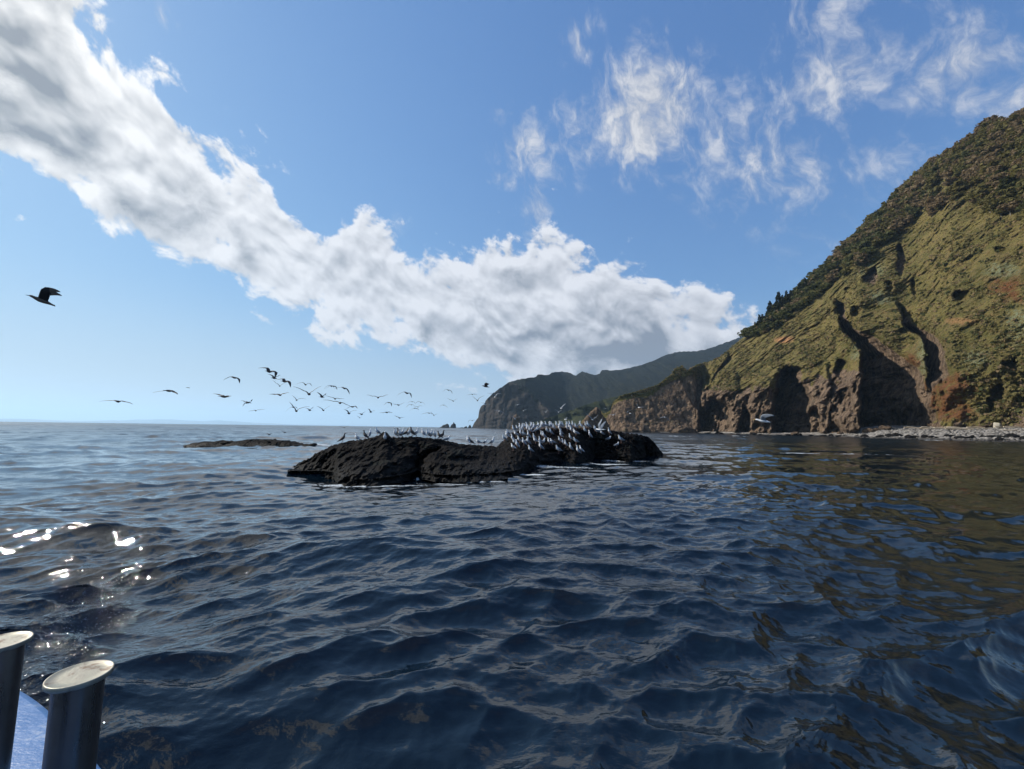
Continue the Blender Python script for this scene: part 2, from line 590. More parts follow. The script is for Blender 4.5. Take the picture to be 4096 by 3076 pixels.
# ---- main hill with its cliffs: px from 2290 to 4900
HTOP = [(2290, 1716), (2318, 1692), (2345, 1662), (2385, 1628), (2400, 1634), (2412, 1652), (2440, 1636), (2452, 1602), (2480, 1586),
        (2520, 1577), (2560, 1570), (2600, 1566), (2625, 1552), (2645, 1530), (2680, 1502), (2705, 1466), (2728, 1462), (2745, 1482), (2765, 1470),
        (2800, 1452), (2850, 1440), (2895, 1414), (2940, 1372), (2985, 1340), (3030, 1318), (3060, 1290), (3110, 1238), (3160, 1185), (3240, 1118),
        (3330, 1040), (3420, 962), (3500, 878), (3580, 800), (3640, 735), (3720, 670), (3800, 622), (3870, 580), (3920, 535), (3960, 500),
        (4030, 505), (4096, 465), (4250, 360), (4500, 190), (4900, 60)]
YF = [(2290, 392), (2400, 378), (2450, 369), (2500, 362), (2600, 357), (2700, 352), (2790, 350), (2830, 325), (2900, 292), (2950, 280), (3100, 252), (3300, 232),
      (3440, 206), (3600, 200), (3800, 178), (4096, 160), (4500, 125), (4900, 100)]
htop = interp(HTOP); yfoot = interp(YF)


def ridge(px, py, line, A, w, A2=4.0, w2=60.0, soft=5.0):
    """step inland to the right of a line that runs down the cliff; line: [(py, px)], A and w may vary with py"""
    ys = [q[0] for q in line]; xs = [q[1] for q in line]
    xl = np.interp(py, ys, xs)
    Ay = np.interp(py, [q[0] for q in A], [q[1] for q in A])
    wy = np.interp(py, [q[0] for q in w], [q[1] for q in w])
    d = px - xl
    st = smoothstep(d, -soft, soft)
    dec = np.clip(1 - d / np.maximum(wy, 1), 0, 1) ** 0.8
    return Ay * st * dec - A2 * (Ay > 0.5) * np.exp(np.minimum(d, 0) / w2) * (1 - st)


def pit(px, py, cx, cy, rx, ry, A, e=2.0, wob=0.18):
    n = NZ.fbm(px / 40.0, py / 40.0, 3) * wob
    d = (np.abs((px - cx) / rx) ** e + np.abs((py - cy) / ry) ** e) ** (1 / e) + n
    return A * (1 - smoothstep(d, 0.72, 1.05))


def hill_offset(px, py):
    o = np.zeros_like(px)
    jx = NZ2.fbm(px / 60.0, py / 45.0, 4) * 16
    x = px + jx; y = py + NZ3.fbm(px / 60.0, py / 45.0, 3) * 10
    o += ridge(x, y, [(1215, 3338), (1319, 3370), (1373, 3413), (1427, 3446), (1503, 3451), (1551, 3440), (1730, 3432)],
               [(1190, 0), (1240, 7), (1330, 15), (1430, 28), (1560, 36), (1740, 34)], [(1230, 30), (1320, 90), (1420, 190), (1520, 310), (1740, 340)], 7, 70)
    o += ridge(x, y, [(1215, 3580), (1297, 3619), (1335, 3657), (1362, 3684), (1416, 3700), (1492, 3711), (1560, 3720)],
               [(1200, 0), (1240, 5), (1340, 13), (1490, 16), (1560, 0)], [(1220, 25), (1350, 105), (1490, 118)], 4, 40)
    # caves and arches in the low cliff
    o += pit(x, y, 3166, 1665, 84, 205, 20, 2.2)
    o -= pit(x, y, 3045, 1600, 55, 110, 7)
    o -= pit(x, y, 2890, 1530, 60, 60, 5)
    o += pit(x, y, 3262, 1690, 28, 70, 7)
    o += pit(x, y, 2868, 1700, 72, 118, 19, 2.2)
    o += pit(x, y, 2985, 1690, 24, 80, 9)
    o += pit(x, y, 3370, 1480, 38, 42, 6)
    o += pit(x, y, 3380, 1590, 35, 40, 5)
    o += pit(x, y, 2800, 1600, 14, 90, 6)
    # dark pockets in the slope
    for cx, cy, rx, ry, A in [(3485, 1105, 30, 42, 6), (3605, 1050, 18, 75, 6), (3362, 1248, 26, 30, 5), (3840, 1182, 34, 30, 4.5), (3560, 1150, 22, 28, 4), (3390, 1158, 16, 14, 3),
                              (3655, 1155, 12, 32, 3), (3420, 1245, 24, 20, 4), (4010, 1000, 30, 16, 3), (3960, 1050, 12, 10, 2), (3640, 1320, 40, 18, 3), (3990, 1570, 34, 40, 5), (4050, 1460, 40, 40, 5), (3960, 1620, 26, 40, 4)]:
        o += pit(x, y, cx, cy, rx, ry, A, 2.0, 0.35)
    o -= pit(x, y, 3400, 1690, 60, 42, 5)            # the rounded brown rock at the foot
    o -= pit(x, y, 3300, 1600, 26, 150, 5)
    o += ridge(x, y, [(1500, 2700), (1560, 2745), (1640, 2790), (1740, 2800)], [(1480, 0), (1540, 5), (1740, 5)], [(1500, 30), (1740, 30)], 3, 30)
    o += ridge(x, y, [(1430, 2905), (1480, 2870), (1560, 2825)], [(1430, 3), (1500, 5), (1570, 2)], [(1430, 25), (1570, 25)], 3, 30)
    return o


def hill_depth(px, py, detail=True):
    d = raydir(px, py)
    a = d[..., 0]; s = d[..., 2]
    Yf = yfoot(px)
    X0 = raydir(px, np.full_like(px, 1730.0))[..., 0] * Yf
    zc = 26.0 + 5 * NZ4.fbm(px / 160.0, px * 0, 2)
    m1 = 3.6; m2 = np.interp(px, [2900, 3300, 4096, 4900], [1.0, 1.12, 1.28, 1.6])

    def solve(X0_):
        Y1 = (X0_ + EYE / m1) / (a - s / m1)
        Y2 = (X0_ + zc / m1 - zc / m2 + EYE / m2) / np.maximum(a - s / m2, 0.04)
        z1 = EYE + Y1 * s
        return np.where(z1 > zc, Y2, Y1)
    Yc = solve(X0)
    ff = 2.2
    Yb = (Yf + EYE / ff) / (1 - s / ff) + 0
    wB = 1 - smoothstep(px, 2770.0, 2835.0)
    Y0 = Yc * (1 - wB) + Yb * wB
    if not detail:
        return Y0
    z0 = EYE + Y0 * s
    X_0 = a * Y0
    # relief in metres, in coordinates that lie on the hillside
    al = Y0 * (1 - wB) + X_0 * wB
    n1 = NZ.fbm(al / 24.0 + 0.006 * z0, z0 / 46.0, 4, 0.5) * 4.6
    n2 = NZ2.fbm(al / 6.0, z0 / 6.5, 3, 0.6) * 0.8
    rock = 1 - smoothstep(z0, zc - 4, zc + 8)
    n3 = (NZ3.fbm(al / 12.0, z0 / 17.0, 3, 0.5, True) * 4.2 + NZ.fbm(al / 4.0 + 7, z0 / 5.0, 4, 0.6) * 3.0) * rock
    n4 = NZ4.fbm(al / 2.4, z0 / 2.4, 3, 0.6) * 1.1
    amp = np.where(wB > 0.5, 0.8, 1.0)
    delta = (n1 + n2 + n3 + n4) * amp + hill_offset(px, py)
    Yc2 = Yc + delta / np.maximum(a - s / np.where(rock > 0.5, m1, m2), 0.25)
    Yb2 = Yb + delta * 0.5
    return Yc2 * (1 - wB) + Yb2 * wB


def build_hill():
    cols = np.arange(2290, 4900, 3.4)
    nr = 400
    topv = htop(cols) + 3.5 * NZ2.fbm(cols / 30.0, cols * 0, 4) + 4
    Yf = yfoot(cols)
    botv = 1538 + (raydir(cols, cols * 0 + 1538)[:, 2] * 0 + 0)
    # pixel row of z = -2.5 at the foot
    botv = np.array([1725 + 0.0132 * (c - 2290) + (EYE + 2.5) / yf * F_PX for c, yf in zip(cols, Yf)])
    t = np.linspace(0, 1, nr)[:, None]
    PX = np.repeat(cols[None], nr, 0)
    PY = botv[None] + (topv - botv)[None] * t
    Y = hill_depth(PX, PY)
    P = at_depth(PX, PY, Y)
    z = P[..., 2]
    # what grows where
    zc = 30.0 - 0.5 * smoothstep(PX, 3500, 4000) * 8
    zc = np.interp(PX, [2290, 2440, 2600, 2770, 2850, 2950, 3100, 3300, 3450, 3560, 3700, 3800, 4000, 4100, 4900], [22, 30, 34, 42, 40, 30, 32, 34, 38, 24, 12, 6, 6, 24, 20])
    veg = smoothstep(z + 9 * NZ3.fbm(PX / 26.0, PY / 34.0, 4), zc - 5, zc + 5)
    wB = 1 - smoothstep(PX, 2770.0, 2835.0)
    rim = smoothstep(topv[None] + 16 + 10 * NZ.fbm(PX / 20, PY / 20, 3) - PY, -6, 4)
    veg = veg * (1 - wB) + rim * wB
    off = hill_offset(PX, PY)
    veg = veg * (1 - 0.8 * smoothstep(off, 2.5, 7.0))

    def blob(cx, cy, rx, ry, wob=0.5):
        d = np.hypot((PX - cx) / rx, (PY - cy) / ry) + NZ2.fbm(PX / 22, PY / 22, 4) * wob
        return 1 - smoothstep(d, 0.45, 1.35)
    red = np.maximum.reduce([blob(3790, 1560, 120, 70), blob(3680, 1600, 120, 80), blob(3640, 1450, 46, 34), blob(3800, 1640, 110, 50), blob(4060, 1160, 100, 50)])
    bare = np.maximum(blob(3138, 1359, 40, 14, 0.35), 0.6 * blob(3850, 1285, 60, 16))
    grey = np.maximum.reduce([blob(3690, 1440, 26, 90), blob(3420, 1400, 20, 40), blob(3900, 1440, 60, 40), blob(4010, 1080, 70, 30), blob(3480, 1080, 60, 30), blob(4070, 1300, 50, 80), blob(3520, 1190, 50, 24), blob(3930, 1640, 30, 20)])
    return finish_sheet('hill', P, MAT_HILL, {'veg': veg, 'red': red, 'bare': bare, 'pale': grey}, back=140, drop=0.35, y_dir=(0.55, 0.83))


MAT_HILL, T, p = material('hillside', rough=0.95, spec=0.15)
g = pos(T)
veg, red, bare, pale = T.attr('veg'), T.attr('red'), T.attr('bare'), T.attr('pale')
nL = T.noise(g, 0.045, 5.0, 0.6)
nM = T.noise(g, 0.22, 6.0, 0.62)
nS = T.noise(g, 0.9, 6.0, 0.7)
nT = T.noise(T.vscale(g, (1.0, 1.0, 2.2)), 2.2, 4.0, 0.7)
grass = T.mix(T.smooth(nL, 0.36, 0.64), (0.100, 0.094, 0.026), (0.190, 0.155, 0.048))
grass = T.mix(T.smooth(nM, 0.42, 0.70), grass, (0.20, 0.140, 0.060))
grass = T.mix(T.smooth(nS, 0.50, 0.66) * 0.75, grass, (0.030, 0.034, 0.013))
grass = T.mix(T.smooth(nT, 0.52, 0.72) * 0.7, grass, (0.24, 0.21, 0.085))
nQ = T.noise(T.vscale(g, (0.6, 0.6, 1.5)), 0.55, 5.0, 0.7)
grass = T.mix(T.smooth(nQ, 0.50, 0.62) * 0.65, grass, (0.060, 0.056, 0.022))
grass = T.mix(pale * T.smooth(nS, 0.40, 0.60), grass, (0.20, 0.22, 0.13))
grass = T.mix(red * T.smooth(nM, 0.30, 0.55) * 0.9, grass, T.mix(T.smooth(nS, 0.4, 0.6), (0.10, 0.036, 0.017), (0.20, 0.085, 0.034)))
rk = T.noise(T.vscale(g, (1.0, 1.0, 0.35)), 0.35, 8.0, 0.65)
rock = T.mix(T.smooth(rk, 0.35, 0.66), (0.070, 0.048, 0.033), (0.26, 0.185, 0.125))
rock = T.mix(T.smooth(nS, 0.52, 0.66) * 0.6, rock, (0.045, 0.034, 0.027))
rock = T.mix(T.smooth(nM, 0.56, 0.70) * 0.5, rock, (0.085, 0.088, 0.040))
vf = T.smooth(veg + (nS - 0.5) * 1.6, 0.35, 0.65)
colr = T.mix(vf, rock, grass)
gx, gy, gz = T.sep(g)
wet = T.smooth(gz + nM * 1.5, 1.2, 3.0, 0.75, 0.0)
colr = T.mix(wet, colr, (0.018, 0.017, 0.015))
colr = T.mix(bare, colr, (0.36, 0.19, 0.085))
T.put(p.inputs['Base Color'], colr)
hb = (nS * 1.1 + nT * 0.55) + nM * 0.8
vr = T.voronoi(T.vscale(g, (1, 1, 0.6)), 0.55)
hb = hb + (1.0 - vf) * vr * 0.8
T.put(p.inputs['Normal'], T.bump(hb, 1.5, 1.0))

hill = tag(build_hill(), 'steep grassy hillside falling to brown sea cliffs with dark caves', kind='structure')
print('hill', time.time() - T0)

# ---- far headland
k2 = 2.107
FT = [(1884, 1716), (1890, 1706), (1897, 1689), (1913, 1670), (1917, 1640), (1925, 1622), (1938, 1616), (1941, 1603), (1966, 1577), (2001, 1550)] + \
     [(1950 + x / k2, 1300 + y / k2) for x, y in [(120, 525), (160, 490), (200, 472), (300, 450), (410, 434), (422, 416), (520, 418), (540, 397), (620, 390), (700, 402), (745, 426),
      (790, 392), (830, 396), (900, 420), (945, 410), (965, 376), (1040, 380), (1100, 376), (1200, 360), (1320, 326), (1420, 290), (1500, 252), (1600, 224), (1700, 218), (1750, 222),
      (1830, 206), (1900, 186), (2000, 148), (2080, 118), (2200, 70), (2500, 10), (2800, -20)]]
ftop = interp(FT)
ffoot = interp([(1884, 1180), (1960, 1120), (2060, 1090), (2200, 1060), (2500, 1000), (3400, 900)])


def build_headland():
    cols = np.arange(1884, 3250, 3.6)
    nr = 150
    topv = ftop(cols) + 2.6 * NZ3.fbm(cols / 9.0, cols * 0 + 3, 4) + 1
    Yf = ffoot(cols)
    botv = np.array([1712 + 0.0132 * (c - 1900) + (EYE + 5) / yf * F_PX for c, yf in zip(cols, Yf)])
    t = np.linspace(0, 1, nr)[:, None]
    PX = np.repeat(cols[None], nr, 0)
    PY = botv[None] + (topv - botv)[None] * t
    d = raydir(PX, PY); s = d[..., 2]
    cl = np.interp(PX, [1884, 1960, 2100, 2250, 3300], [120, 130, 110, 10, 5])        # height of the sea cliff
    m1, m2 = 5.0, np.interp(PX, [1884, 2200, 2500, 3000], [0.55, 0.42, 0.36, 0.40])
    Y1 = (Yf[None] + EYE / m1) / (1 - s / m1)
    z1 = EYE + Y1 * s
    Y2 = (Yf[None] + cl / m1 - cl / m2 + EYE / m2) / np.maximum(1 - s / m2, 0.2)
    Y = np.where(z1 > cl, Y2, Y1)
    z = EYE + Y * s
    X = d[..., 0] * Y
    Y = Y * (1 + 0.030 * NZ.fbm(X / 130.0, z / 160.0, 5, 0.5, True) + 0.012 * NZ2.fbm(X / 30.0, z / 60.0, 4, 0.6, True))
    P = at_depth(PX, PY, Y)
    veg = smoothstep(z + 30 * NZ4.fbm(PX / 20., PY / 20., 3), cl - 20, cl + 14)
    return finish_sheet('headland', P, MAT_FAR, {'veg': veg}, back=500, drop=0.3)


MAT_FAR, T, p = material('headland_forest', rough=0.95, spec=0.1)
g = pos(T)
veg = T.attr('veg')
nM = T.noise(g, 0.03, 6.0, 0.62)
nS = T.noise(g, 0.11, 5.0, 0.7)
vc = T.voronoi(g, 0.085)
fc = T.mix(T.smooth(nM, 0.40, 0.64), (0.008, 0.011, 0.009), (0.017, 0.019, 0.012))  # albedo lowered in place of the cloud shadow over the headland
fc = T.mix(T.smooth(nS, 0.5, 0.68) * 0.6, fc, (0.012, 0.016, 0.010))
rk = T.noise(T.vscale(g, (1, 1, 0.25)), 0.07, 7.0, 0.65)
rc = T.mix(T.smooth(rk, 0.36, 0.62), (0.022, 0.020, 0.020), (0.060, 0.050, 0.042))
T.put(p.inputs['Base Color'], T.mix(T.smooth(veg + (nS - 0.5) * 1.2, 0.4, 0.6), rc, fc))
T.put(p.inputs['Normal'], T.bump(nS * 8.0 + vc * -0.5 + rk * 10.0, 1.0, 0.8))
headland = tag(build_headland(), 'dark wooded headland running back into a mountain', kind='structure')

# ---- green slope between the headland and the point
ST = [(2040, 1712), (2100, 1700), (2160, 1685), (2220, 1662), (2290, 1640), (2340, 1618), (2400, 1602), (2450, 1590), (2520, 1570), (2600, 1560), (2700, 1500), (2850, 1490)]
stop_ = interp(ST)
sfoot = interp([(2040, 760), (2200, 720), (2400, 690), (2850, 640)])


def build_mid():
    cols = np.arange(2040, 2800, 3.6)
    nr = 60
    topv = stop_(cols) + 5 * NZ.fbm(cols / 14.0, cols * 0 + 5, 4)
    Yf = sfoot(cols)
    botv = np.array([1713 + 0.0132 * (c - 1900) + (EYE + 4) / yf * F_PX for c, yf in zip(cols, Yf)])
    t = np.linspace(0, 1, nr)[:, None]
    PX = np.repeat(cols[None], nr, 0)
    PY = botv[None] + (topv - botv)[None] * t
    d = raydir(PX, PY); s = d[..., 2]
    m2 = 0.75
    Y = (Yf[None] + EYE / m2) / (1 - s / m2)
    z = EYE + Y * s
    X = d[..., 0] * Y
    Y = Y * (1 + 0.03 * NZ2.fbm(X / 40.0, z / 50.0, 5, 0.5, True))
    P = at_depth(PX, PY, Y)
    return finish_sheet('slope', P, MAT_MID, {'veg': smoothstep(z, 3, 12)}, back=200, drop=0.3)


MAT_MID, T, p = material('slope_scrub', rough=0.95, spec=0.1)
g = pos(T)
nM = T.noise(g, 0.06, 6.0, 0.62)
nS = T.noise(g, 0.25, 5.0, 0.7)
fc = T.mix(T.smooth(nM, 0.40, 0.62), (0.020, 0.028, 0.013), (0.045, 0.050, 0.022))
fc = T.mix(T.smooth(nS, 0.5, 0.68) * 0.6, fc, (0.014, 0.018, 0.010))
T.put(p.inputs['Base Color'], T.mix(T.attr('veg'), (0.10, 0.075, 0.055), fc))
T.put(p.inputs['Normal'], T.bump(nS * 4.0, 1.0, 0.9))
slope = tag(build_mid(), 'low scrubby green slope behind the rocky point', kind='structure')

# ---- faint mountains beyond the horizon
def build_far_mountains():
    cols = np.arange(-900, 2100, 12.0)
    prof = interp([(-900, 6), (-300, 14), (0, 11), (150, 9), (330, 6), (480, 12), (560, 17), (700, 19), (800, 14), (880, 20), (980, 13), (1060, 9), (1200, 4), (1500, 2), (2100, 1)])
    hpx = prof(cols) + 1.6 * NZ.fbm(cols / 60.0, cols * 0, 4)
    D = 21000.0
    rows = []
    dd = raydir(cols, 1690 + 0.0132 * cols)
    for j, (f, dz) in enumerate([(1.0, -30), (1.03, 0.35), (1.06, 0.8), (1.09, 1.0), (1.16, 0.6), (1.25, -0.1)]):
        q = np.zeros((len(cols), 3))
        az_ = np.arctan2(dd[:, 0], dd[:, 1])
        q[:, 0] = np.sin(az_) * D * f; q[:, 1] = np.cos(az_) * D * f
        q[:, 2] = -30 if dz < 0 else 0.75 * hpx / F_PX * D * np.cos(az_) ** -0 * dz * (1 + 0.1 * NZ2.fbm(cols / 30.0, cols * 0 + j, 3))
        rows.append(q)
    P = np.stack(rows)
    return mesh_np('mountains', P.reshape(-1, 3), grid_faces(len(rows), len(cols)), MAT_FAR, attrs={'veg': np.ones(P.shape[0] * P.shape[1])})


mountains = tag(build_far_mountains(), 'faint low mountains far beyond the sea horizon', kind='structure')

# ---- haze
def build_haze():
    x0, x1, y0, y1, z0, z1 = -27000, 27000, -7600, 27500, -40, 760
    v = [(x, y, z) for x in (x0, x1) for y in (y0, y1) for z in (z0, z1)]
    f = [(0, 1, 3, 2), (4, 6, 7, 5), (0, 4, 5, 1), (2, 3, 7, 6), (0, 2, 6, 4), (1, 5, 7, 3)]
    m = bpy.data.materials.new('haze')
    m.use_nodes = True
    Tn = NT(m.node_tree)
    vol = Tn.n('ShaderNodeVolumePrincipled')
    vol.inputs['Color'].default_value = (0.52, 0.76, 1.0, 1)
    vol.inputs['Density'].default_value = HAZE
    vol.inputs['Anisotropy'].default_value = 0.3
    o_ = Tn.n('ShaderNodeOutputMaterial')
    Tn.put(o_.inputs['Volume'], vol.outputs[0])
    m.cycles.homogeneous_volume = True
    o = mesh_np('haze', v, np.array(f), m, smooth=False)
    return tag(o, 'thin blue sea haze', kind='stuff')


HAZE = 0.00008
if True:
    haze = build_haze()
print('land', time.time() - T0)
# ---------------------------------------------------------------- rocks in the water
MAT_ROCK, T, p = material('wet_dark_rock', rough=0.8, spec=0.06)
g = pos(T)
gx, gy, gz = T.sep(g)
nM = T.noise(g, 1.4, 6.0, 0.65)
nS = T.noise(g, 6.0, 5.0, 0.7)
vr = T.voronoi(g, 5.0)
c = T.mix(T.smooth(nM, 0.38, 0.66), (0.004, 0.0038, 0.004), (0.014, 0.012, 0.011))
c = T.mix(T.smooth(nS, 0.55, 0.72) * 0.5, c, (0.045, 0.042, 0.042))
c = T.mix(T.smooth(T.noise(g, 0.8, 4.0, 0.6), 0.56, 0.66) * 0.4, c, (0.018, 0.024, 0.021))
T.put(p.inputs['Base Color'], T.mix(T.smooth(gz, 0.05, 0.5, 0.7, 0.0), c, (0.008, 0.008, 0.008)))
T.put(p.inputs['Roughness'], T.smooth(gz, 0.05, 0.7, 0.60, 0.90))
T.put(p.inputs['Normal'], T.bump(nS * 0.16 + vr * 0.10 + nM * 0.2, 1.0, 1.0))

# island: top outline with depth, waterline outline
I_TOP = [(1150, 1879, 21.5), (1200, 1850, 21.8), (1248, 1826, 22.2), (1262, 1812, 22.2), (1284, 1803, 22.4), (1330, 1780, 22.8), (1400, 1763, 23.2), (1450, 1757, 23.5), (1500, 1748, 23.7), (1522, 1736, 23.8), (1530, 1730, 23.8),
         (1545, 1727, 23.8), (1553, 1734, 23.8), (1560, 1748, 23.9), (1600, 1748, 24.2), (1650, 1745, 24.4), (1720, 1750, 24.6), (1790, 1762, 25), (1850, 1774, 25.5), (1920, 1781, 27), (1985, 1784, 29), (2020, 1758, 30),
         (2045, 1730, 31), (2100, 1717, 32), (2200, 1711, 33), (2300, 1709, 33.5), (2400, 1713, 34), (2455, 1723, 34.5), (2500, 1731, 35), (2550, 1735, 35.5), (2592, 1747, 36), (2614, 1765, 36.5), (2636, 1792, 37), (2652, 1815, 37.5)]
I_BOT = [(1150, 1885), (1200, 1884), (1290, 1884), (1336, 1892), (1352, 1912), (1400, 1918), (1450, 1921), (1520, 1917), (1600, 1905), (1655, 1892), (1672, 1884), (1690, 1892), (1740, 1902), (1850, 1903), (1960, 1897), (2050, 1888), (2100, 1874),
         (2160, 1856), (2250, 1846), (2300, 1850), (2350, 1842), (2380, 1832), (2450, 1836), (2520, 1840), (2570, 1832), (2600, 1818), (2652, 1819)]
itop = interp([(a, b) for a, b, c in I_TOP]); idep = interp([(a, c) for a, b, c in I_TOP]); ibot = interp(I_BOT)


def island_depth(PX, PY, detail=True):
    topv, botv = itop(PX), ibot(PX)
    Yc = idep(PX)
    d = raydir(PX, botv)
    Yf = -EYE / np.minimum(d[..., 2], -0.01)
    Yf = np.minimum(Yf, Yc - 0.25)
    t = np.clip((botv - PY) / np.maximum(botv - topv, 1), -0.6, 1.0)
    prof = np.sign(t) * np.abs(t) ** 1.35
    Y = Yf + (Yc - Yf) * prof
    if detail:
        # the crevice between the two humps and hollows above the shelf
        x = PX + 14 * NZ.fbm(PX / 25., PY / 20., 3)
        xl = np.interp(PY, [1775, 1800, 1830, 1890], [1790, 1740, 1700, 1668])
        dd = x - xl
        Y += 1.5 * np.exp(-(np.maximum(-dd, 0) / 26.0) ** 2) * np.exp(-(np.maximum(dd, 0) / 7.0) ** 2) * smoothstep(PY, 1775, 1815)
        Y += 0.5 * (1 - smoothstep(np.hypot((PX - 1850) / 90, (PY - 1838) / 16), 0.4, 1.1))
        Y += 1.0 * (1 - smoothstep(np.hypot((PX - 2200) / 40, (PY - 1803) / 9), 0.4, 1.1))
        sc = 1 - 0.7 * smoothstep(t, 0.8, 1.0)
        X = raydir(PX, PY)[..., 0] * Y
        Z = EYE + raydir(PX, PY)[..., 2] * Y
        q = Y * 0.7
        Y += sc * (0.55 * NZ2.fbm(X / 1.1 + 5, Z / 0.9 + q / 2, 4, 0.6) + 0.34 * NZ3.fbm(X / 0.26, Z / 0.22, 3, 0.65))
    s_ = raydir(PX, PY)[..., 2]
    lim = (EYE - 0.06) / np.maximum(-s_, 1e-3)
    Y = np.where((t > 0.02) & (s_ < 0), np.minimum(Y, lim), Y)
    return Y


def build_island():
    cols = np.arange(1150, 2653, 1.9)
    nr = 110
    topv = itop(cols) + 1 + 4.2 * NZ2.fbm(cols / 7.0, cols * 0, 4)
    botv = ibot(cols) + 26
    t = np.linspace(0, 1, nr)[:, None]
    PX = np.repeat(cols[None], nr, 0)
    PY = botv[None] + (topv - botv)[None] * t
    Y = island_depth(PX, PY)
    P = at_depth(PX, PY, Y)
    P[..., 2] += 0.035 * NZ4.fbm(P[..., 0] * 4, P[..., 1] * 4, 3)
    top = P[-1]
    ext = []
    for i in range(1, 30):
        f = i / 29
        q = top.copy()
        q[:, 1] += 6.5 * f
        q[:, 0] += 0.5 * f
        q[:, 2] = top[:, 2] + (-0.5 - top[:, 2]) * (f ** 1.3) + 0.25 * NZ.fbm(q[:, 0] / 0.9, q[:, 1] / 0.9, 4, 0.6) * (1 - f) * min(1, i / 3) - 0.05 * min(i, 3)
        ext.append(q)
    A = np.concatenate([P, np.stack(ext)], 0)
    return mesh_np('rock_island', A.reshape(-1, 3), grid_faces(A.shape[0], A.shape[1]), MAT_ROCK)


island = tag(build_island(), 'long low black rock in the sea crowded with standing gulls', 'rock')
LOWP = None


def low_rock(name, label, top, depth, thick, wob, mat=MAT_ROCK, jag=2.0, step=2.0, px_bot=8):
    """a low rock seen across the water, from its top outline"""
    xs = np.arange(top[0][0], top[-1][0], step)
    tv = interp(top)(xs) + jag * NZ.fbm(xs / 8.0, xs * 0 + depth, 4)
    d = raydir(xs, tv)
    base = np.stack([d[:, 0] * depth, np.full_like(xs, depth), EYE + d[:, 2] * depth], -1)
    rows = []
    n = 15
    for i in range(n):
        a = math.pi * i / (n - 1)
        q = base.copy()
        h = np.maximum(base[:, 2], 0.02) + 0.5
        q[:, 1] = depth - thick * math.cos(a) * np.minimum(1, h / h.max() + 0.3)
        q[:, 2] = -0.5 + h * math.sin(a) ** 0.7
        amp = wob * math.sin(a) ** 0.5
        q[:, 1] += amp * NZ2.fbm(q[:, 0] / (wob * 3), q[:, 2] / (wob * 2) + i * 0.7, 4)
        if i != n // 2:
            q[:, 2] += 0.35 * amp * NZ3.fbm(q[:, 0] / wob, q[:, 1] / wob, 4, 0.6)
        rows.append(q)
    A = np.stack(rows)
    o = mesh_np(name, A.reshape(-1, 3), grid_faces(n, len(xs)), mat)
    return o


o = low_rock('reef', None, [(700, 1792), (740, 1783), (790, 1772), (830, 1766), (880, 1763), (930, 1768), (960, 1763), (1020, 1757), (1100, 1759), (1160, 1765), (1200, 1776), (1240, 1783)], 44.0, 2.2, 0.5, jag=2.5)
tag(o, 'long flat dark reef awash to the left of the gull rock', 'reef')
o = low_rock('reef', None, [(1205, 1783), (1225, 1776), (1262, 1773), (1268, 1782)], 43.0, 0.8, 0.2)
tag(o, 'small wet rock at the end of the long flat reef', 'reef')
o = low_rock('reef', None, [(3255, 1812), (3280, 1806), (3310, 1803), (3340, 1806), (3372, 1812)], 50.0, 1.1, 0.3)
tag(o, 'flat brown reef breaking the calm water off the beach', 'reef')

MAT_STACK = MAT_FAR
stacks = [('tall pointed sea stack with a small spike on top', [(1800, 1713), (1803, 1704), (1808, 1697), (1812, 1696), (1815, 1688), (1818, 1693), (1822, 1696), (1824, 1713)], 1130, 9),
          ('broad blocky sea stack with a ragged top', [(1757, 1713), (1764, 1708), (1772, 1700), (1782, 1698), (1788, 1694), (1794, 1698), (1798, 1713)], 1140, 12),
          ('lowest dark sea rock of the row by the headland', [(1836, 1714), (1842, 1710), (1852, 1709), (1860, 1714)], 1150, 8),
          ('rounded dark sea rock between the stacks and the headland', [(1852, 1714), (1860, 1706), (1866, 1704), (1872, 1714)], 1150, 6),
          ('sharp dark sea rock touching the foot of the headland', [(1869, 1715), (1877, 1702), (1881, 1700), (1888, 1715)], 1150, 8)]
for lab, top, dep, th in stacks:
    o = low_rock('sea_stack', None, top, dep, th, 3.0, MAT_FAR, jag=1.0, step=0.7)
    a = o.data.attributes.new('veg', 'FLOAT', 'POINT')
    tag(o, lab, 'sea stack', 'sea stacks off the headland')

# ragged rocks at the tip of the point
MAT_CLIFFROCK, T, p = material('brown_cliff_rock', rough=0.9, spec=0.15)
g = pos(T)
nM = T.noise(g, 0.5, 7.0, 0.65); nS = T.noise(g, 2.2, 5.0, 0.7)
c = T.mix(T.smooth(nM, 0.36, 0.64), (0.040, 0.029, 0.021), (0.155, 0.108, 0.070))
c = T.mix(T.smooth(nS, 0.52, 0.66) * 0.7, c, (0.035, 0.027, 0.022))
T.put(p.inputs['Base Color'], c)
T.put(p.inputs['Normal'], T.bump(nS * 0.5 + nM * 1.0, 1.0, 0.9))
o = low_rock('rock_outcrop', None, [(2318, 1716), (2330, 1690), (2345, 1664), (2383, 1629), (2398, 1634), (2404, 1655), (2420, 1670), (2440, 1716)], 352, 7, 3.0, MAT_CLIFFROCK, jag=2.5)
tag(o, 'leaning brown rock slab at the tip of the point', 'rock')
o = low_rock('rock_outcrop', None, [(2040, 1716), (2048, 1690), (2052, 1664), (2066, 1656), (2080, 1664), (2084, 1695), (2094, 1716)], 620, 9, 4.0, MAT_CLIFFROCK, jag=2.0)
tag(o, 'small brown crag behind the left side of the gull rock', 'rock')
o = low_rock('rock_outcrop', None, [(2685, 1728), (2700, 1714), (2720, 1704), (2745, 1702), (2760, 1710), (2775, 1716), (2790, 1728)], 338, 5, 2.0, MAT_CLIFFROCK, jag=2.0)
tag(o, 'smooth orange brown rock at the foot of the dark cliff face', 'rock')

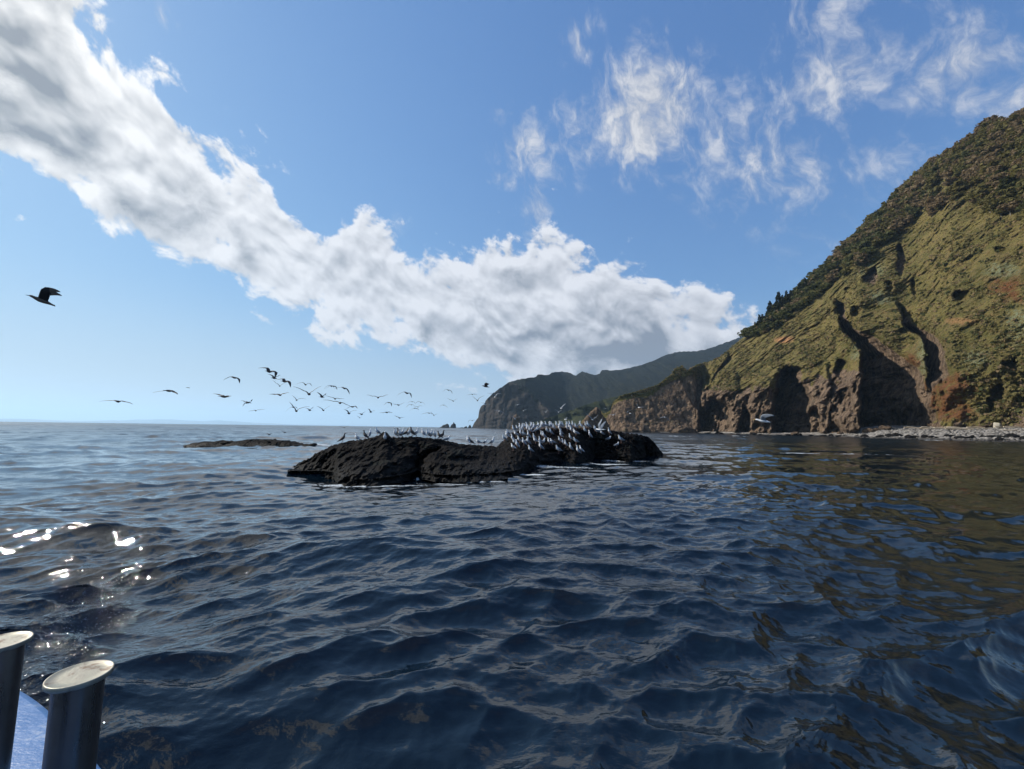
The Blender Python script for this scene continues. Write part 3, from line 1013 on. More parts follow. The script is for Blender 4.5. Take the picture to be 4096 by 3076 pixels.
# ---------------------------------------------------------------- beach
BW = interp([(2640, 350), (2800, 322), (2889, 285), (3000, 262), (3150, 240), (3300, 215), (3450, 186), (3600, 160), (3800, 146), (4096, 126), (4500, 98), (4900, 76)])
BT = interp([(2640, 1.0), (3200, 1.2), (3330, 2.4), (3430, 3.6), (3520, 4.8), (3700, 5.0), (4096, 5.4), (4900, 5.4)])


def beach_z(px, f):
    return -0.5 + (BT(px) + 0.5) * np.clip(f, 0, 1.4) ** 0.8


def beach_point(px, f):
    """point of the beach at column px and fraction f between the water and the cliff"""
    d = raydir(px, 1735.0)
    Y = BW(px) - 3 + (yfoot(px) + 6 - BW(px) + 3) * f
    return np.array([d[0] * Y, Y, beach_z(px, f)])


def build_beach():
    cols = np.arange(2640, 4900, 4.0)
    fr = np.linspace(-0.15, 1.3, 40)
    PX, FR = np.meshgrid(cols, fr)
    d = raydir(PX, np.full_like(PX, 1735.0))
    Y = BW(PX) - 3 + (yfoot(PX) + 9 - BW(PX)) * FR
    Y = Y + 1.6 * NZ.fbm(PX / 26.0, FR * 2, 3)
    Z = np.where(FR < 0, -0.5 + FR * 12, beach_z(PX, FR)) + 0.35 * NZ2.fbm(PX / 9.0, FR * 9, 4)
    P = np.stack([d[..., 0] * Y, Y, Z], -1)
    return mesh_np('beach', P.reshape(-1, 3), grid_faces(*PX.shape), MAT_BEACH)


MAT_BEACH, T, p = material('pebbles', rough=0.9, spec=0.2)
g = pos(T)
gx, gy, gz = T.sep(g)
v1 = T.voronoi(g, 1.1, 'F1', 1.0, 'Color')
sx, sy, sz = T.sep(v1)
nS = T.noise(g, 1.6, 5.0, 0.7)
c = T.mix(T.smooth(sx * 0.6 + nS * 0.6, 0.35, 0.75), (0.085, 0.078, 0.070), (0.29, 0.27, 0.245))
T.put(p.inputs['Base Color'], T.mix(T.smooth(gz, 0.2, 1.1, 0.85, 0.0), c, (0.022, 0.020, 0.019)))
T.put(p.inputs['Normal'], T.bump(nS * 0.5 + T.voronoi(g, 1.3) * 0.4, 1.0, 0.8))
tag(build_beach(), 'narrow grey pebble beach at the foot of the cliff', kind='structure')


def ico(sub=1):
    import bmesh
    bm = bmesh.new()
    bmesh.ops.create_icosphere(bm, subdivisions=sub, radius=1.0)
    v = np.array([x.co[:] for x in bm.verts]); f = np.array([[l.index for l in q.verts] for q in bm.faces])
    bm.free()
    return v, f


ICO1, ICO2, ICO3 = ico(1), ico(2), ico(3)


def boulder_mesh(name, seed, mat, sub=ICO3):
    rs = np.random.RandomState(seed)
    v, f = sub
    v = v.copy()
    for k in range(7):      # chop facets
        n = rs.randn(3); n /= np.linalg.norm(n)
        h = rs.uniform(0.55, 0.85)
        dd = v @ n
        v = v - np.outer(np.maximum(dd - h, 0), n)
    nn = 1 + 0.13 * NZ.fbm(v[:, 0] * 2 + seed, v[:, 1] * 2 + v[:, 2] * 1.3, 3)
    v = v * nn[:, None]
    o = mesh_np(name, v, f, mat, smooth=False)
    return o


rnd = random.Random(5)
protos = []
for i in range(5):
    protos.append(boulder_mesh('boulder', 40 + i, MAT_ROCK))
brown = boulder_mesh('boulder', 60, MAT_CLIFFROCK)
GB = 'dark boulders along the edge of the beach'
spots = []
for px in np.linspace(2830, 3330, 17):
    spots.append((px + rnd.uniform(-8, 8), rnd.uniform(0.02, 0.3), rnd.uniform(0.8, 2.0)))
for px in np.linspace(3330, 4080, 26):
    spots.append((px + rnd.uniform(-14, 14), rnd.uniform(0.10, 0.24), rnd.uniform(0.7, 1.7)))
special = {3: None}
for i, (px, f, s) in enumerate(spots):
    src = protos[i % 5]
    o = src if i < 5 else src.copy()
    if i >= 5:
        COL.objects.link(o)
    q = beach_point(px, f)
    o.location = (q[0], q[1], q[2] + 0.1 * s)
    o.scale = (s * rnd.uniform(1, 1.6), s * rnd.uniform(0.8, 1.2), s * rnd.uniform(0.55, 0.85))
    o.rotation_euler = (0, 0, rnd.uniform(0, 6.28))
    lab = 'dark wet boulder lying at the waterline below the caves' if px < 3330 else 'dark wet boulder lying at the waterline of the pebble beach'
    tag(o, lab, 'boulder', GB + (' below the caves' if px < 3330 else ''))
for (px, f, s, lab) in [(3478, 0.55, 2.3, 'brown boulder at the start of the beach, biggest of three beside the dark gully'), (3505, 0.62, 1.7, 'brown boulder in the middle of three beside the dark gully'),
                        (3545, 0.75, 2.6, 'low wide brown boulder at the top of the beach'), (3360, 0.5, 1.6, 'brown boulder under the rounded rock at the cliff foot'),
                        (3180, 0.5, 2.2, 'brown boulder before the mouth of the big cave')]:
    o = brown.copy() if px != 3478 else brown
    if px != 3478: COL.objects.link(o)
    q = beach_point(px, f)
    o.location = (q[0], q[1], q[2] + 0.2 * s)
    o.scale = (s * 1.3, s, s * 0.7); o.rotation_euler = (0, 0, px)
    tag(o, lab, 'boulder', 'brown boulders at the cliff foot')
# pale block
v = np.array([(x, y, z) for x in (-1, 1) for y in (-.8, .8) for z in (-.9, .8)], float) * 1.25
MAT_PALE, T, p = material('pale_stone', rough=0.9)
T.put(p.inputs['Base Color'], T.mix(T.noise(pos(T), 1.5, 5, 0.6), (0.25, 0.22, 0.17), (0.48, 0.44, 0.36)))
v += 0.15 * np.random.RandomState(3).randn(8, 3)
o = mesh_np('stone_block', v, np.array([(0, 1, 3, 2), (4, 6, 7, 5), (0, 4, 5, 1), (2, 3, 7, 6), (0, 2, 6, 4), (1, 5, 7, 3)]), MAT_PALE, smooth=False)
bv = o.modifiers.new('bevel', 'BEVEL'); bv.width = 0.25; bv.segments = 2
o.location = beach_point(3993, 0.86) + np.array([0, 0, 1.0]); o.rotation_euler = (0.1, 0.05, 0.5)
tag(o, 'square pale stone block at the top of the beach', 'stone')

# stones scattered on the beach: too many to count
def scatter_stones(n):
    rs = np.random.RandomState(8)
    V = []; Fs = []; off = 0
    v0, f0 = ICO1
    for i in range(n):
        px = rs.uniform(3280, 4400); f = rs.uniform(0.05, 0.98) ** 0.9
        q = beach_point(px, f)
        s = rs.uniform(0.18, 0.55) * (1.3 if rs.rand() < 0.1 else 1)
        vv = v0 * (1 + 0.2 * rs.randn(len(v0), 1)) * np.array([1.3, 1, 0.6]) * s + q
        V.append(vv); Fs.append(f0 + off); off += len(v0)
    return mesh_np('beach_stones', np.concatenate(V), np.concatenate(Fs), MAT_BEACH, smooth=False)


tag(scatter_stones(2400), 'loose grey stones covering the beach', kind='stuff')

# driftwood
MAT_WOOD, T, p = material('bleached_wood', rough=0.85)
T.put(p.inputs['Base Color'], T.mix(T.noise(T.vscale(pos(T), (1, 1, 4)), 2.0, 5, 0.6), (0.34, 0.26, 0.17), (0.62, 0.52, 0.38)))


def log_mesh(L, r, seed):
    rs = np.random.RandomState(seed)
    n = 9; m = 8
    V = []
    for i in range(n):
        t = i / (n - 1)
        cx = (t - 0.5) * L; cy = 0.08 * L * math.sin(t * 3 + seed) * 0.4; cz = 0.02 * L * math.sin(t * 5 + seed)
        rr = r * (1 - 0.45 * t) * (1 + 0.1 * rs.randn())
        if i in (0, n - 1):
            rr *= 0.75
        for j in range(m):
            a = 2 * math.pi * j / m
            V.append((cx, cy + rr * math.cos(a), cz + rr * math.sin(a)))
    V.append(((-0.5) * L - 0.02, 0.08 * L * math.sin(seed) * 0.4, 0)); V.append((0.5 * L + 0.02, 0.08 * L * math.sin(3 + seed) * 0.4, 0.02 * L * math.sin(5 + seed)))
    F_ = grid_faces(n, m, closed=True).tolist()
    for j in range(m):
        F_.append((n * m, (j + 1) % m, j, j))
        b = (n - 1) * m
        F_.append((n * m + 1, b + j, b + (j + 1) % m, b + (j + 1) % m))
    me = bpy.data.meshes.new('driftwood_log')
    me.from_pydata(V, [], [tuple(dict.fromkeys(q)) for q in F_])
    me.materials.append(MAT_WOOD)
    return me


logm = [log_mesh(1.0 * L, r, i) for i, (L, r) in enumerate([(9, 0.22), (6, 0.2), (12, 0.26), (4, 0.16)])]
logs = [(3590, 0.80, 1, 0.2), (3640, 0.86, 3, -0.1), (3665, 0.83, 0, 0.05), (3700, 0.80, 2, -0.06), (3730, 0.78, 0, 0.12), (3760, 0.80, 2, 0.0), (3790, 0.76, 1, -0.15), (3812, 0.72, 2, 0.06), (3840, 0.70, 0, -0.05), (3865, 0.74, 2, 0.03),
        (3900, 0.80, 1, 0.3), (3930, 0.78, 0, -0.1), (3955, 0.76, 3, 0.5), (4020, 0.84, 1, 0.1), (4040, 0.60, 3, -0.2), (4075, 0.82, 0, 0.05), (3565, 0.86, 3, 0.7), (3835, 0.82, 0, -0.08), (3745, 0.85, 3, 0.8)]
for px, f, k_, rz in logs:
    o = bpy.data.objects.new('driftwood_log', logm[k_]); COL.objects.link(o)
    q = beach_point(px, f)
    o.location = (q[0], q[1], q[2] + 0.45); o.rotation_euler = (0.0, 0.03, -0.25 + rz)
    ln = ['long', 'medium length', 'very long', 'short'][k_]
    tag(o, f'{ln} bleached driftwood log lying along the top of the pebble beach', 'log', 'driftwood logs on the beach')
print('rocks', time.time() - T0)
# ---------------------------------------------------------------- trees and scrub on the hill
def leaf_material(name, c1, c2, c3):
    m, T, p = material(name, rough=0.8, spec=0.2)
    g = pos(T)
    oi = T.n('ShaderNodeObjectInfo')
    r = E(T, oi.outputs['Random'])
    n = T.noise(g, 1.3, 4.0, 0.7)
    T.put(p.inputs['Base Color'], T.mix(T.smooth(n, 0.35, 0.65), T.mix(r, c1, c2), c3))
    tr = T.n('ShaderNodeBsdfTranslucent')
    T.put(tr.inputs['Color'], p.inputs['Base Color'].links[0].from_socket)
    mx = T.n('ShaderNodeMixShader')
    mx.inputs[0].default_value = 0.42
    T.put(mx.inputs[1], p.outputs[0]); T.put(mx.inputs[2], tr.outputs[0])
    T.put([q for q in m.node_tree.nodes if q.type == 'OUTPUT_MATERIAL'][0].inputs[0], mx.outputs[0])
    return m


ML = {'dark': leaf_material('dark_leaves', (0.042, 0.052, 0.018), (0.068, 0.074, 0.024), (0.085, 0.09, 0.032)),
      'olive': leaf_material('olive_leaves', (0.10, 0.10, 0.03), (0.14, 0.115, 0.038), (0.16, 0.138, 0.048)),
      'brown': leaf_material('brown_leaves', (0.17, 0.125, 0.065), (0.20, 0.135, 0.07), (0.21, 0.16, 0.09)),
      'conifer': leaf_material('conifer_needles', (0.018, 0.028, 0.016), (0.026, 0.036, 0.020), (0.045, 0.055, 0.032)),
      'scrub': leaf_material('scrub_leaves', (0.13, 0.12, 0.038), (0.18, 0.145, 0.052), (0.2, 0.175, 0.072))}
MAT_BARK, T, p = material('grey_bark', rough=0.9)
T.put(p.inputs['Base Color'], T.mix(T.noise(pos(T), 3.0, 4, 0.6), (0.10, 0.085, 0.065), (0.30, 0.27, 0.22)))


def leaf_cards(rs, n, centre, radii, size, flat=0.6):
    """n small quads spread through lumps inside an ellipsoid"""
    k_ = 9
    lum = rs.randn(k_, 3); lum /= np.linalg.norm(lum, axis=1)[:, None]
    lum *= rs.uniform(0.35, 0.85, (k_, 1))
    idx = rs.randint(0, k_, n)
    d = rs.randn(n, 3); d /= np.linalg.norm(d, axis=1)[:, None]
    c = (lum[idx] + d * rs.uniform(0.25, 0.42, (n, 1))) * radii + centre
    a = rs.randn(n, 3); a[:, 2] *= flat; a /= np.linalg.norm(a, axis=1)[:, None]
    b = np.cross(a, d + 0.3 * rs.randn(n, 3)); b /= np.linalg.norm(b, axis=1)[:, None] + 1e-6
    s = size * rs.uniform(0.6, 1.3, (n, 1))
    a = a * s; b = b * s * 0.8
    V = np.stack([c - a, c - b * 0.9, c + a, c + b], 1).reshape(-1, 3)
    Fq = np.arange(4 * n).reshape(n, 4)
    return V, Fq


def trunk_np(h, r, lean, seed, limbs=4, spread=0.35):
    rs = np.random.RandomState(seed)
    V = []; Fs = []; off = 0

    def tube(p0, p1, r0, r1, m=6):
        nonlocal off
        p0 = np.array(p0); p1 = np.array(p1)
        ax = p1 - p0; ax = ax / np.linalg.norm(ax)
        u_ = np.cross(ax, [0.3, 0.9, 0.1]); u_ /= np.linalg.norm(u_); w_ = np.cross(ax, u_)
        for p_, r_ in ((p0, r0), ((p0 + p1) / 2 + rs.randn(3) * r0 * 0.5, (r0 + r1) / 2), (p1, r1)):
            for j in range(m):
                a = 2 * math.pi * j / m
                V.append(p_ + r_ * (u_ * math.cos(a) + w_ * math.sin(a)))
        Fs.extend((grid_faces(3, m, closed=True) + off).tolist()); off += 3 * m
    top = np.array([lean * h, 0, h])
    tube((0, 0, -0.8), top * 0.6, r, r * 0.6)
    tube(top * 0.6, top, r * 0.6, r * 0.15)
    for i in range(limbs):
        f = rs.uniform(0.4, 0.85); a = rs.uniform(0, 6.28)
        p0 = top * f
        tube(p0, p0 + np.array([math.cos(a), math.sin(a), 0.7]) * h * spread, r * 0.4, r * 0.08)
    return np.array(V), np.array(Fs)


def tree_proto(kind, seed):
    rs = np.random.RandomState(seed)
    if kind == 'conifer':
        h = 1.0
        tv, tf = trunk_np(1.0, 0.030, 0.02, seed, 0)
        V = []; Fs = []; off = 0
        for lay in range(13):
            z = 0.12 + 0.86 * lay / 12
            rad = 0.35 * (1 - lay / 13.5) * rs.uniform(0.8, 1.15) + 0.02
            nb = 9
            for j in range(nb):
                a = 2 * math.pi * (j + rs.rand()) / nb
                L = rad * rs.uniform(0.7, 1.25)
                d = np.array([math.cos(a), math.sin(a), -0.35]); sd_ = np.array([-math.sin(a), math.cos(a), 0])
                c = np.array([0, 0, z + 0.03 * rs.randn()])
                w_ = 0.055
                V += [c, c + d * L * 0.6 + sd_ * w_ + [0, 0, 0.01], c + d * L + [0, 0, -0.01 * lay * 0], c + d * L * 0.6 - sd_ * w_]
                Fs.append([off, off + 1, off + 2, off + 3]); off += 4
                V += [c + [0, 0, 0.03], c + d * L * 0.7 + [0, 0, 0.04], c + d * L, c + d * L * 0.6 + [0, 0, -0.06]]
                Fs.append([off, off + 1, off + 2, off + 3]); off += 4
        cv, cf = np.array(V), np.array(Fs)
    else:
        tv, tf = trunk_np(0.75, 0.035, rs.uniform(-0.15, 0.15), seed, 5)
        cv, cf = leaf_cards(rs, 420, np.array([0, 0, 0.62]), np.array([0.46, 0.46, 0.36]), 0.085)
        cv2, cf2 = leaf_cards(rs, 160, np.array([rs.uniform(-.2, .2), rs.uniform(-.2, .2), 0.45]), np.array([0.5, 0.5, 0.25]), 0.08)
        cf = np.concatenate([cf, cf2 + len(cv)]); cv = np.concatenate([cv, cv2])
    return (cv, cf), (tv, tf)


TREES = {}
for kind, nk in (('dark', 4), ('olive', 3), ('brown', 4), ('conifer', 3)):
    TREES[kind] = [tree_proto(kind, 100 + i + 17 * len(kind)) for i in range(nk)]
TM = {}
for kind, L in TREES.items():
    for i, (c_, t_) in enumerate(L):
        oc = mesh_np('crown', c_[0], c_[1], ML[kind], smooth=False)
        ot = mesh_np('trunk', t_[0], t_[1], MAT_BARK, smooth=True)
        TM[kind, i] = (oc.data, ot.data)
        bpy.data.objects.remove(oc); bpy.data.objects.remove(ot)


def hill_point(px, py):
    Y = hill_depth(np.array([float(px)]), np.array([float(py)]))
    return at_depth(np.array([float(px)]), np.array([float(py)]), Y)[0]


TNAME = {'dark': ('leafy_tree', 'dark green bushy tree'), 'olive': ('leafy_tree', 'olive green spreading tree'), 'brown': ('leafy_tree', 'brown autumn tree'), 'conifer': ('conifer', 'dark pointed conifer')}


def put_tree(kind, i, loc, h, rz, label, group, wide=1.0):
    nm = TNAME[kind][0]
    r = bpy.data.objects.new(nm, None); COL.objects.link(r)
    r.location = loc; r.rotation_euler = (0, 0, rz); r.scale = (h * wide, h * wide, h)
    tag(r, label, 'tree', group)
    for nmp, me in zip(('crown', 'trunk'), TM[kind, i]):
        c = bpy.data.objects.new(nmp, me); COL.objects.link(c); c.parent = r
    return r


rnd = random.Random(12)
# the row of pointed conifers on the lower skyline
con = [(3040, 1318, 18), (3052, 1300, 14), (3083, 1268, 19), (3100, 1262, 15), (3118, 1245, 22), (3132, 1238, 17), (3148, 1205, 14), (3165, 1200, 13), (3200, 1172, 13), (3222, 1158, 15), (3022, 1322, 12), (3070, 1296, 12)]
for n, (px, py, h) in enumerate(con):
    q = hill_point(px, py + 16)
    put_tree('conifer', n % 3, q, h * 0.95, rnd.uniform(0, 6), 'dark pointed conifer in the row on the lower part of the skyline' if n not in (2, 4) else
             ('tallest dark conifer in the row on the lower skyline' if n == 4 else 'wide dark conifer standing out low on the skyline'), 'conifers along the skyline')
# lower edge of the wood
wood_low = interp([(2985, 1352), (3030, 1352), (3100, 1318), (3200, 1250), (3330, 1148), (3420, 1090), (3500, 1010), (3580, 950), (3640, 905), (3700, 880), (3780, 850), (3850, 830), (3950, 860), (4096, 880), (4500, 900), (4900, 900)])
spots = []
rs_ = np.random.RandomState(77)
cand = []
px = 2990.0
while px < 4110:        # the skyline first
    cand.append((px, htop(px) + 9 + rs_.uniform(-3, 6), 1))
    px += rs_.uniform(11, 17)
tries = 0
while len(cand) < 1200 and tries < 60000:
    tries += 1
    px = rs_.uniform(2990, 4600)
    t_, b_ = float(htop(px)), float(wood_low(px))
    if b_ - t_ < 14: continue
    py = rs_.uniform(t_ + 8, b_)
    dens = 0.9 if py < t_ + 0.62 * (b_ - t_) else 0.45
    # grassy clearing
    if math.hypot((px - 3830) / 90, (py - 770) / 60) < 1: dens = 0.10
    if rs_.rand() > dens: continue
    cand.append((px, py, 0))
ORD = {}
_w = ['first', 'second', 'third'] + [f'{n}th' for n in range(4, 21)] + ['21st', '22nd', '23rd'] + [f'{n}th' for n in range(24, 31)] + ['31st', '32nd', '33rd'] + [f'{n}th' for n in range(34, 41)] + ['41st', '42nd', '43rd'] + [f'{n}th' for n in range(44, 51)] + ['51st', '52nd', '53rd'] + [f'{n}th' for n in range(54, 61)] + ['61st', '62nd', '63rd'] + [f'{n}th' for n in range(64, 71)] + ['71st', '72nd', '73rd'] + [f'{n}th' for n in range(74, 81)] + ['81st', '82nd', '83rd'] + [f'{n}th' for n in range(84, 91)] + ['91st', '92nd', '93rd'] + [f'{n}th' for n in range(94, 120)]
for _i, _c in enumerate(c for c in cand if c[2]):
    ORD[round(_c[0], 2)] = _w[_i]
# keep the ones that show largest as trees of their own
def tone(px, py):
    f = rs_.rand()
    if px < 3330: return 'dark' if f < 0.75 else ('olive' if f < 0.9 else 'brown')
    if px < 3560: return 'dark' if f < 0.35 else ('olive' if f < 0.72 else 'brown')
    return 'dark' if f < 0.12 else ('olive' if f < 0.55 else 'brown')


QP = [hill_point(px, py) for px, py, _ in cand]
inview = [i for i, c_ in enumerate(cand) if c_[0] < 4100]
rank = sorted(inview, key=lambda i: (-cand[i][2], QP[i][1]))
own = set([i for i in rank if cand[i][2]][:90])
for i in rank:
    if len(own) >= 270: break
    own.add(i)
massV = {k_: [] for k_ in TREES}; massF = {k_: [] for k_ in TREES}; massO = {k_: 0 for k_ in TREES}
for i, (px, py, sky_) in enumerate(cand):
    kind = tone(px, py)
    n_ = len(TREES[kind])
    j = rs_.randint(0, n_)
    h = rs_.uniform(5.5, 10.5) if not sky_ else rs_.uniform(5.5, 9.5)
    if px < 3330: h *= 0.9
    if sky_ and 3020 < px < 3240: h *= 0.62
    loc = QP[i] - np.array([0, 0, 0.4])
    wide = rs_.uniform(0.95, 1.35)
    if i in own:
        where = 'on the ridge against the sky' if sky_ else ('on the lower end of the wooded slope' if px < 3560 else ('high on the slope at the edge of the picture' if px > 3950 else 'on the upper wooded slope'))
        lab = f'{TNAME[kind][1]} {where}'
        if sky_: lab = f'{TNAME[kind][1]} against the sky, {ORD[round(px, 2)]} up the ridge from the low end'
        put_tree(kind, j, loc, h, rs_.uniform(0, 6.28), lab, {'dark': 'dark green', 'olive': 'olive green', 'brown': 'brown autumn'}[kind] + ' trees ' + where, wide)
    else:
        (cv, cf), _ = TREES[kind][j]
        sel = rs_.permutation(len(cf))[:220]
        V = cv[cf[sel].ravel()].reshape(-1, 4, 3)
        V = (V - V.mean(1, keepdims=True)) * 1.35 + V.mean(1, keepdims=True)
        a = rs_.uniform(0, 6.28); ca_, sa_ = math.cos(a), math.sin(a)
        V = V.reshape(-1, 3) @ np.array([[ca_, sa_, 0], [-sa_, ca_, 0], [0, 0, 1]]) * np.array([h * wide, h * wide, h]) + loc
        massV[kind].append(V); massF[kind].append(np.arange(len(V)).reshape(-1, 4) + massO[kind]); massO[kind] += len(V)
for kind in massV:
    if massV[kind]:
        o = mesh_np('woodland', np.concatenate(massV[kind]), np.concatenate(massF[kind]), ML[kind], smooth=False)
        tag(o, {'dark': 'dark green', 'olive': 'olive green', 'brown': 'brown'}.get(kind, 'dark') + ' tree crowns of the wood filling the upper slope', kind='stuff')
print('trees', len(cand), time.time() - T0)

# low scrub and tussocks on the open slope and along the cliff edge
def build_scrub(n, kind, seed, size, nm, lab):
    rs = np.random.RandomState(seed)
    PX = rs.uniform(2480, 4500, n * 3); 
    tp = htop(PX)
    bt = np.interp(PX, [2440, 2760, 2850, 3000, 3300, 3450, 3560, 3700, 4096, 4500], [1600, 1500, 1560, 1560, 1470, 1440, 1650, 1700, 1700, 1710])
    PY = tp + 2 + (bt - tp) * rs.rand(n * 3)
    gg = NZ3.fbm(PX / 45.0, PY / 45.0, 4)
    keep = np.nonzero(rs.rand(n * 3) < np.clip(0.35 + gg * 1.3, 0.03, 1))[0][:n]
    PX = PX[keep]; PY = PY[keep]
    off = hill_offset(PX, PY)
    ok = (off < 4) & ((rs.rand(len(PX)) < 0.3 + 0.7 * (np.hypot((PX - 3700) / 190, (PY - 1590) / 115) > 1))) & (np.hypot((PX - 3138) / 46, (PY - 1359) / 22) > 1)
    PX = PX[ok]; PY = PY[ok]
    Q = at_depth(PX, PY, hill_depth(PX, PY))
    m = len(PX)
    per = 5
    c = np.repeat(Q, per, 0)
    s0 = np.repeat(size * rs.uniform(0.5, 1.4, m) ** 1.5, per)[:, None]
    d = rs.randn(m * per, 3); d /= np.linalg.norm(d, axis=1)[:, None]; d[:, 2] = np.abs(d[:, 2])
    c = c + d * s0 * np.array([0.8, 0.8, 0.55])
    a = rs.randn(m * per, 3); a /= np.linalg.norm(a, axis=1)[:, None]
    b = np.cross(a, d + 0.2 * rs.randn(m * per, 3)); b /= np.linalg.norm(b, axis=1)[:, None] + 1e-6
    a = a * s0 * 0.55; b = b * s0 * 0.5
    V = np.stack([c - a, c - b, c + a, c + b], 1).reshape(-1, 3)
    o = mesh_np(nm, V, np.arange(len(V)).reshape(-1, 4), ML[kind], smooth=False)
    tag(o, lab, kind='stuff')


build_scrub(17000, 'scrub', 5, 0.72, 'scrub', 'low olive scrub and grass tussocks on the open slope')
build_scrub(2200, 'dark', 6, 1.05, 'scrub', 'dark green low bushes dotted over the open slope')
build_scrub(3200, 'brown', 7, 0.85, 'scrub', 'brown withered bushes dotted over the open slope')
print('veg', time.time() - T0)
# ---------------------------------------------------------------- gulls
def plain(name, col, rough=0.7, spec=0.3, metal=0.0):
    m, T, p = material(name, col, rough, metal, spec)
    n = T.noise(pos(T), 25.0, 3, 0.6)
    T.put(p.inputs['Base Color'], T.mix(n, tuple(c * 0.85 for c in col), tuple(min(1, c * 1.12) for c in col)))
    return m


M_WHITE = plain('white_feathers', (0.74, 0.76, 0.78))
M_MANTLE = plain('slate_feathers', (0.17, 0.20, 0.24))
M_TIP = plain('black_feathers', (0.02, 0.02, 0.022))
M_BILL = plain('yellow_bill', (0.55, 0.38, 0.06), 0.4)
M_LEG = plain('pink_legs', (0.45, 0.27, 0.22), 0.6)
M_YOUNG_BACKLIT = plain('brown_backlit_feathers', (0.12, 0.095, 0.075))  # young birds; stands in for backlit shade on the lone sea gull
M_YOUNG_BACKLIT2 = plain('dark_brown_backlit_feathers', (0.045, 0.038, 0.036))  # young birds' wings; painted backlit shade on the sky flyers' wings
M_DUSK_BACKLIT = plain('grey_brown_backlit_feathers', (0.07, 0.066, 0.068))  # dark standing gulls; painted backlit shade on the sky flyers' bodies
ADULT = [M_WHITE, M_MANTLE, M_TIP, M_BILL, M_LEG]
YOUNG = [M_YOUNG_BACKLIT, M_YOUNG_BACKLIT2, M_TIP, M_TIP, M_LEG]
BACKLIT = [M_DUSK_BACKLIT, M_YOUNG_BACKLIT2, M_TIP, M_TIP, M_TIP]  # gulls against the sky: backlit darkness put into the plumage colours


class MeshB:
    def __init__(self):
        self.v = []; self.f = []; self.m = []

    def loft(self, secs, mats, n=10, up=(0, 0, 1)):
        """secs: (centre, half width, half height); rings across the direction of travel, closed at both ends"""
        C_ = [Vector(s[0]) for s in secs]
        b = len(self.v)
        for i, s in enumerate(secs):
            d = (C_[min(i + 1, len(C_) - 1)] - C_[max(i - 1, 0)]).normalized()
            side = d.cross(Vector(up)).normalized()
            u_ = side.cross(d).normalized()
            for j in range(n):
                a = 2 * math.pi * j / n
                self.v.append(C_[i] + side * (s[1] * math.cos(a)) + u_ * (s[2] * math.sin(a)))
        for i in range(len(secs) - 1):
            for j in range(n):
                j2 = (j + 1) % n
                q = (b + i * n + j, b + i * n + j2, b + (i + 1) * n + j2, b + (i + 1) * n + j)
                self.f.append(q)
                self.m.append(mats(i, math.sin(2 * math.pi * (j + 0.5) / n)) if callable(mats) else mats)
        for e, i in ((0, 0), (1, len(secs) - 1)):
            self.v.append(C_[i]); c = len(self.v) - 1
            for j in range(n):
                j2 = (j + 1) % n
                self.f.append((c, b + i * n + (j2 if e == 0 else j), b + i * n + (j if e == 0 else j2)))
                self.m.append(mats(i, 0) if callable(mats) else mats)

    def build(self, name, mats):
        me = bpy.data.meshes.new(name)
        me.from_pydata([tuple(v) for v in self.v], [], self.f)
        for m in mats: me.materials.append(m)
        me.polygons.foreach_set('material_index', self.m)
        me.polygons.foreach_set('use_smooth', [True] * len(self.f))
        me.update()
        return me


def standing_gull(mats, tilt=0.0, neck=1.0, sit=False, turn=0.0):
    B = MeshB()
    ct, st = math.cos(tilt), math.sin(tilt)
    hip = Vector((0, 0, 0.20))

    def R(x, y, z):       # lean the body about the hip
        dx_, dz_ = x, z - 0.20
        return (hip.x + dx_ * ct - dz_ * st, y, hip.z + dx_ * st + dz_ * ct)
    secs = [(R(-.27, 0, .185), .030, .006), (R(-.20, 0, .20), .045, .022), (R(-.12, 0, .22), .068, .05), (R(-.02, 0, .245), .086, .078), (R(.06, 0, .27), .086, .084),
            (R(.115, 0, .305), .066, .070)]
    nb = Vector(R(.14, 0, .345))
    up = 0.075 * neck
    hx = nb.x + 0.012 + turn * 0.02
    secs += [(nb, .046, .050), ((nb.x + .008, 0, nb.z + up * 0.6), .034, .036), ((hx, 0, nb.z + up), .035, .037), ((hx + .02, 0, nb.z + up + .026), .036, .034),
             ((hx + .052, 0, nb.z + up + .024), .022, .022), ((hx + .066, 0, nb.z + up + .018), .010, .012)]

    def mt(i, s):
        if i <= 1: return 0
        if i <= 4 and s > 0.25: return 1
        return 0
    B.loft(secs, mt, 12)
    hz = nb.z + up
    B.loft([((hx + .062, 0, hz + .018), .009, .011), ((hx + .09, 0, hz + .014), .007, .009), ((hx + .118, 0, hz + .004), .003, .004)], 3, 6)
    for sd in (-1, 1):
        B.loft([(R(.085, sd * .062, .285), .016, .035), (R(.03, sd * .080, .272), .016, .058), (R(-.07, sd * .070, .245), .015, .052), (R(-.17, sd * .042, .215), .012, .030), (R(-.27, sd * .020, .192), .008, .014)], 1, 8)
        B.loft([(R(-.22, sd * .030, .205), .010, .018), (R(-.29, sd * .014, .190), .007, .011), (R(-.35, sd * .008, .180), .003, .004)], 2, 6)
        if not sit:
            B.loft([((0.0, sd * .032, .20), .016, .016), ((-.004, sd * .032, .13), .008, .008), ((-.006, sd * .032, .01), .005, .005)], 4, 6)
            B.loft([((-.012, sd * .032, .006), .006, .005), ((.02, sd * .032, .006), .018, .004), ((.05, sd * .032, .004), .022, .003)], 4, 6)
    if sit:
        for i, v in enumerate(B.v):
            B.v[i] = Vector((v[0], v[1], v[2] - 0.125))
    return B.build('gull', mats)


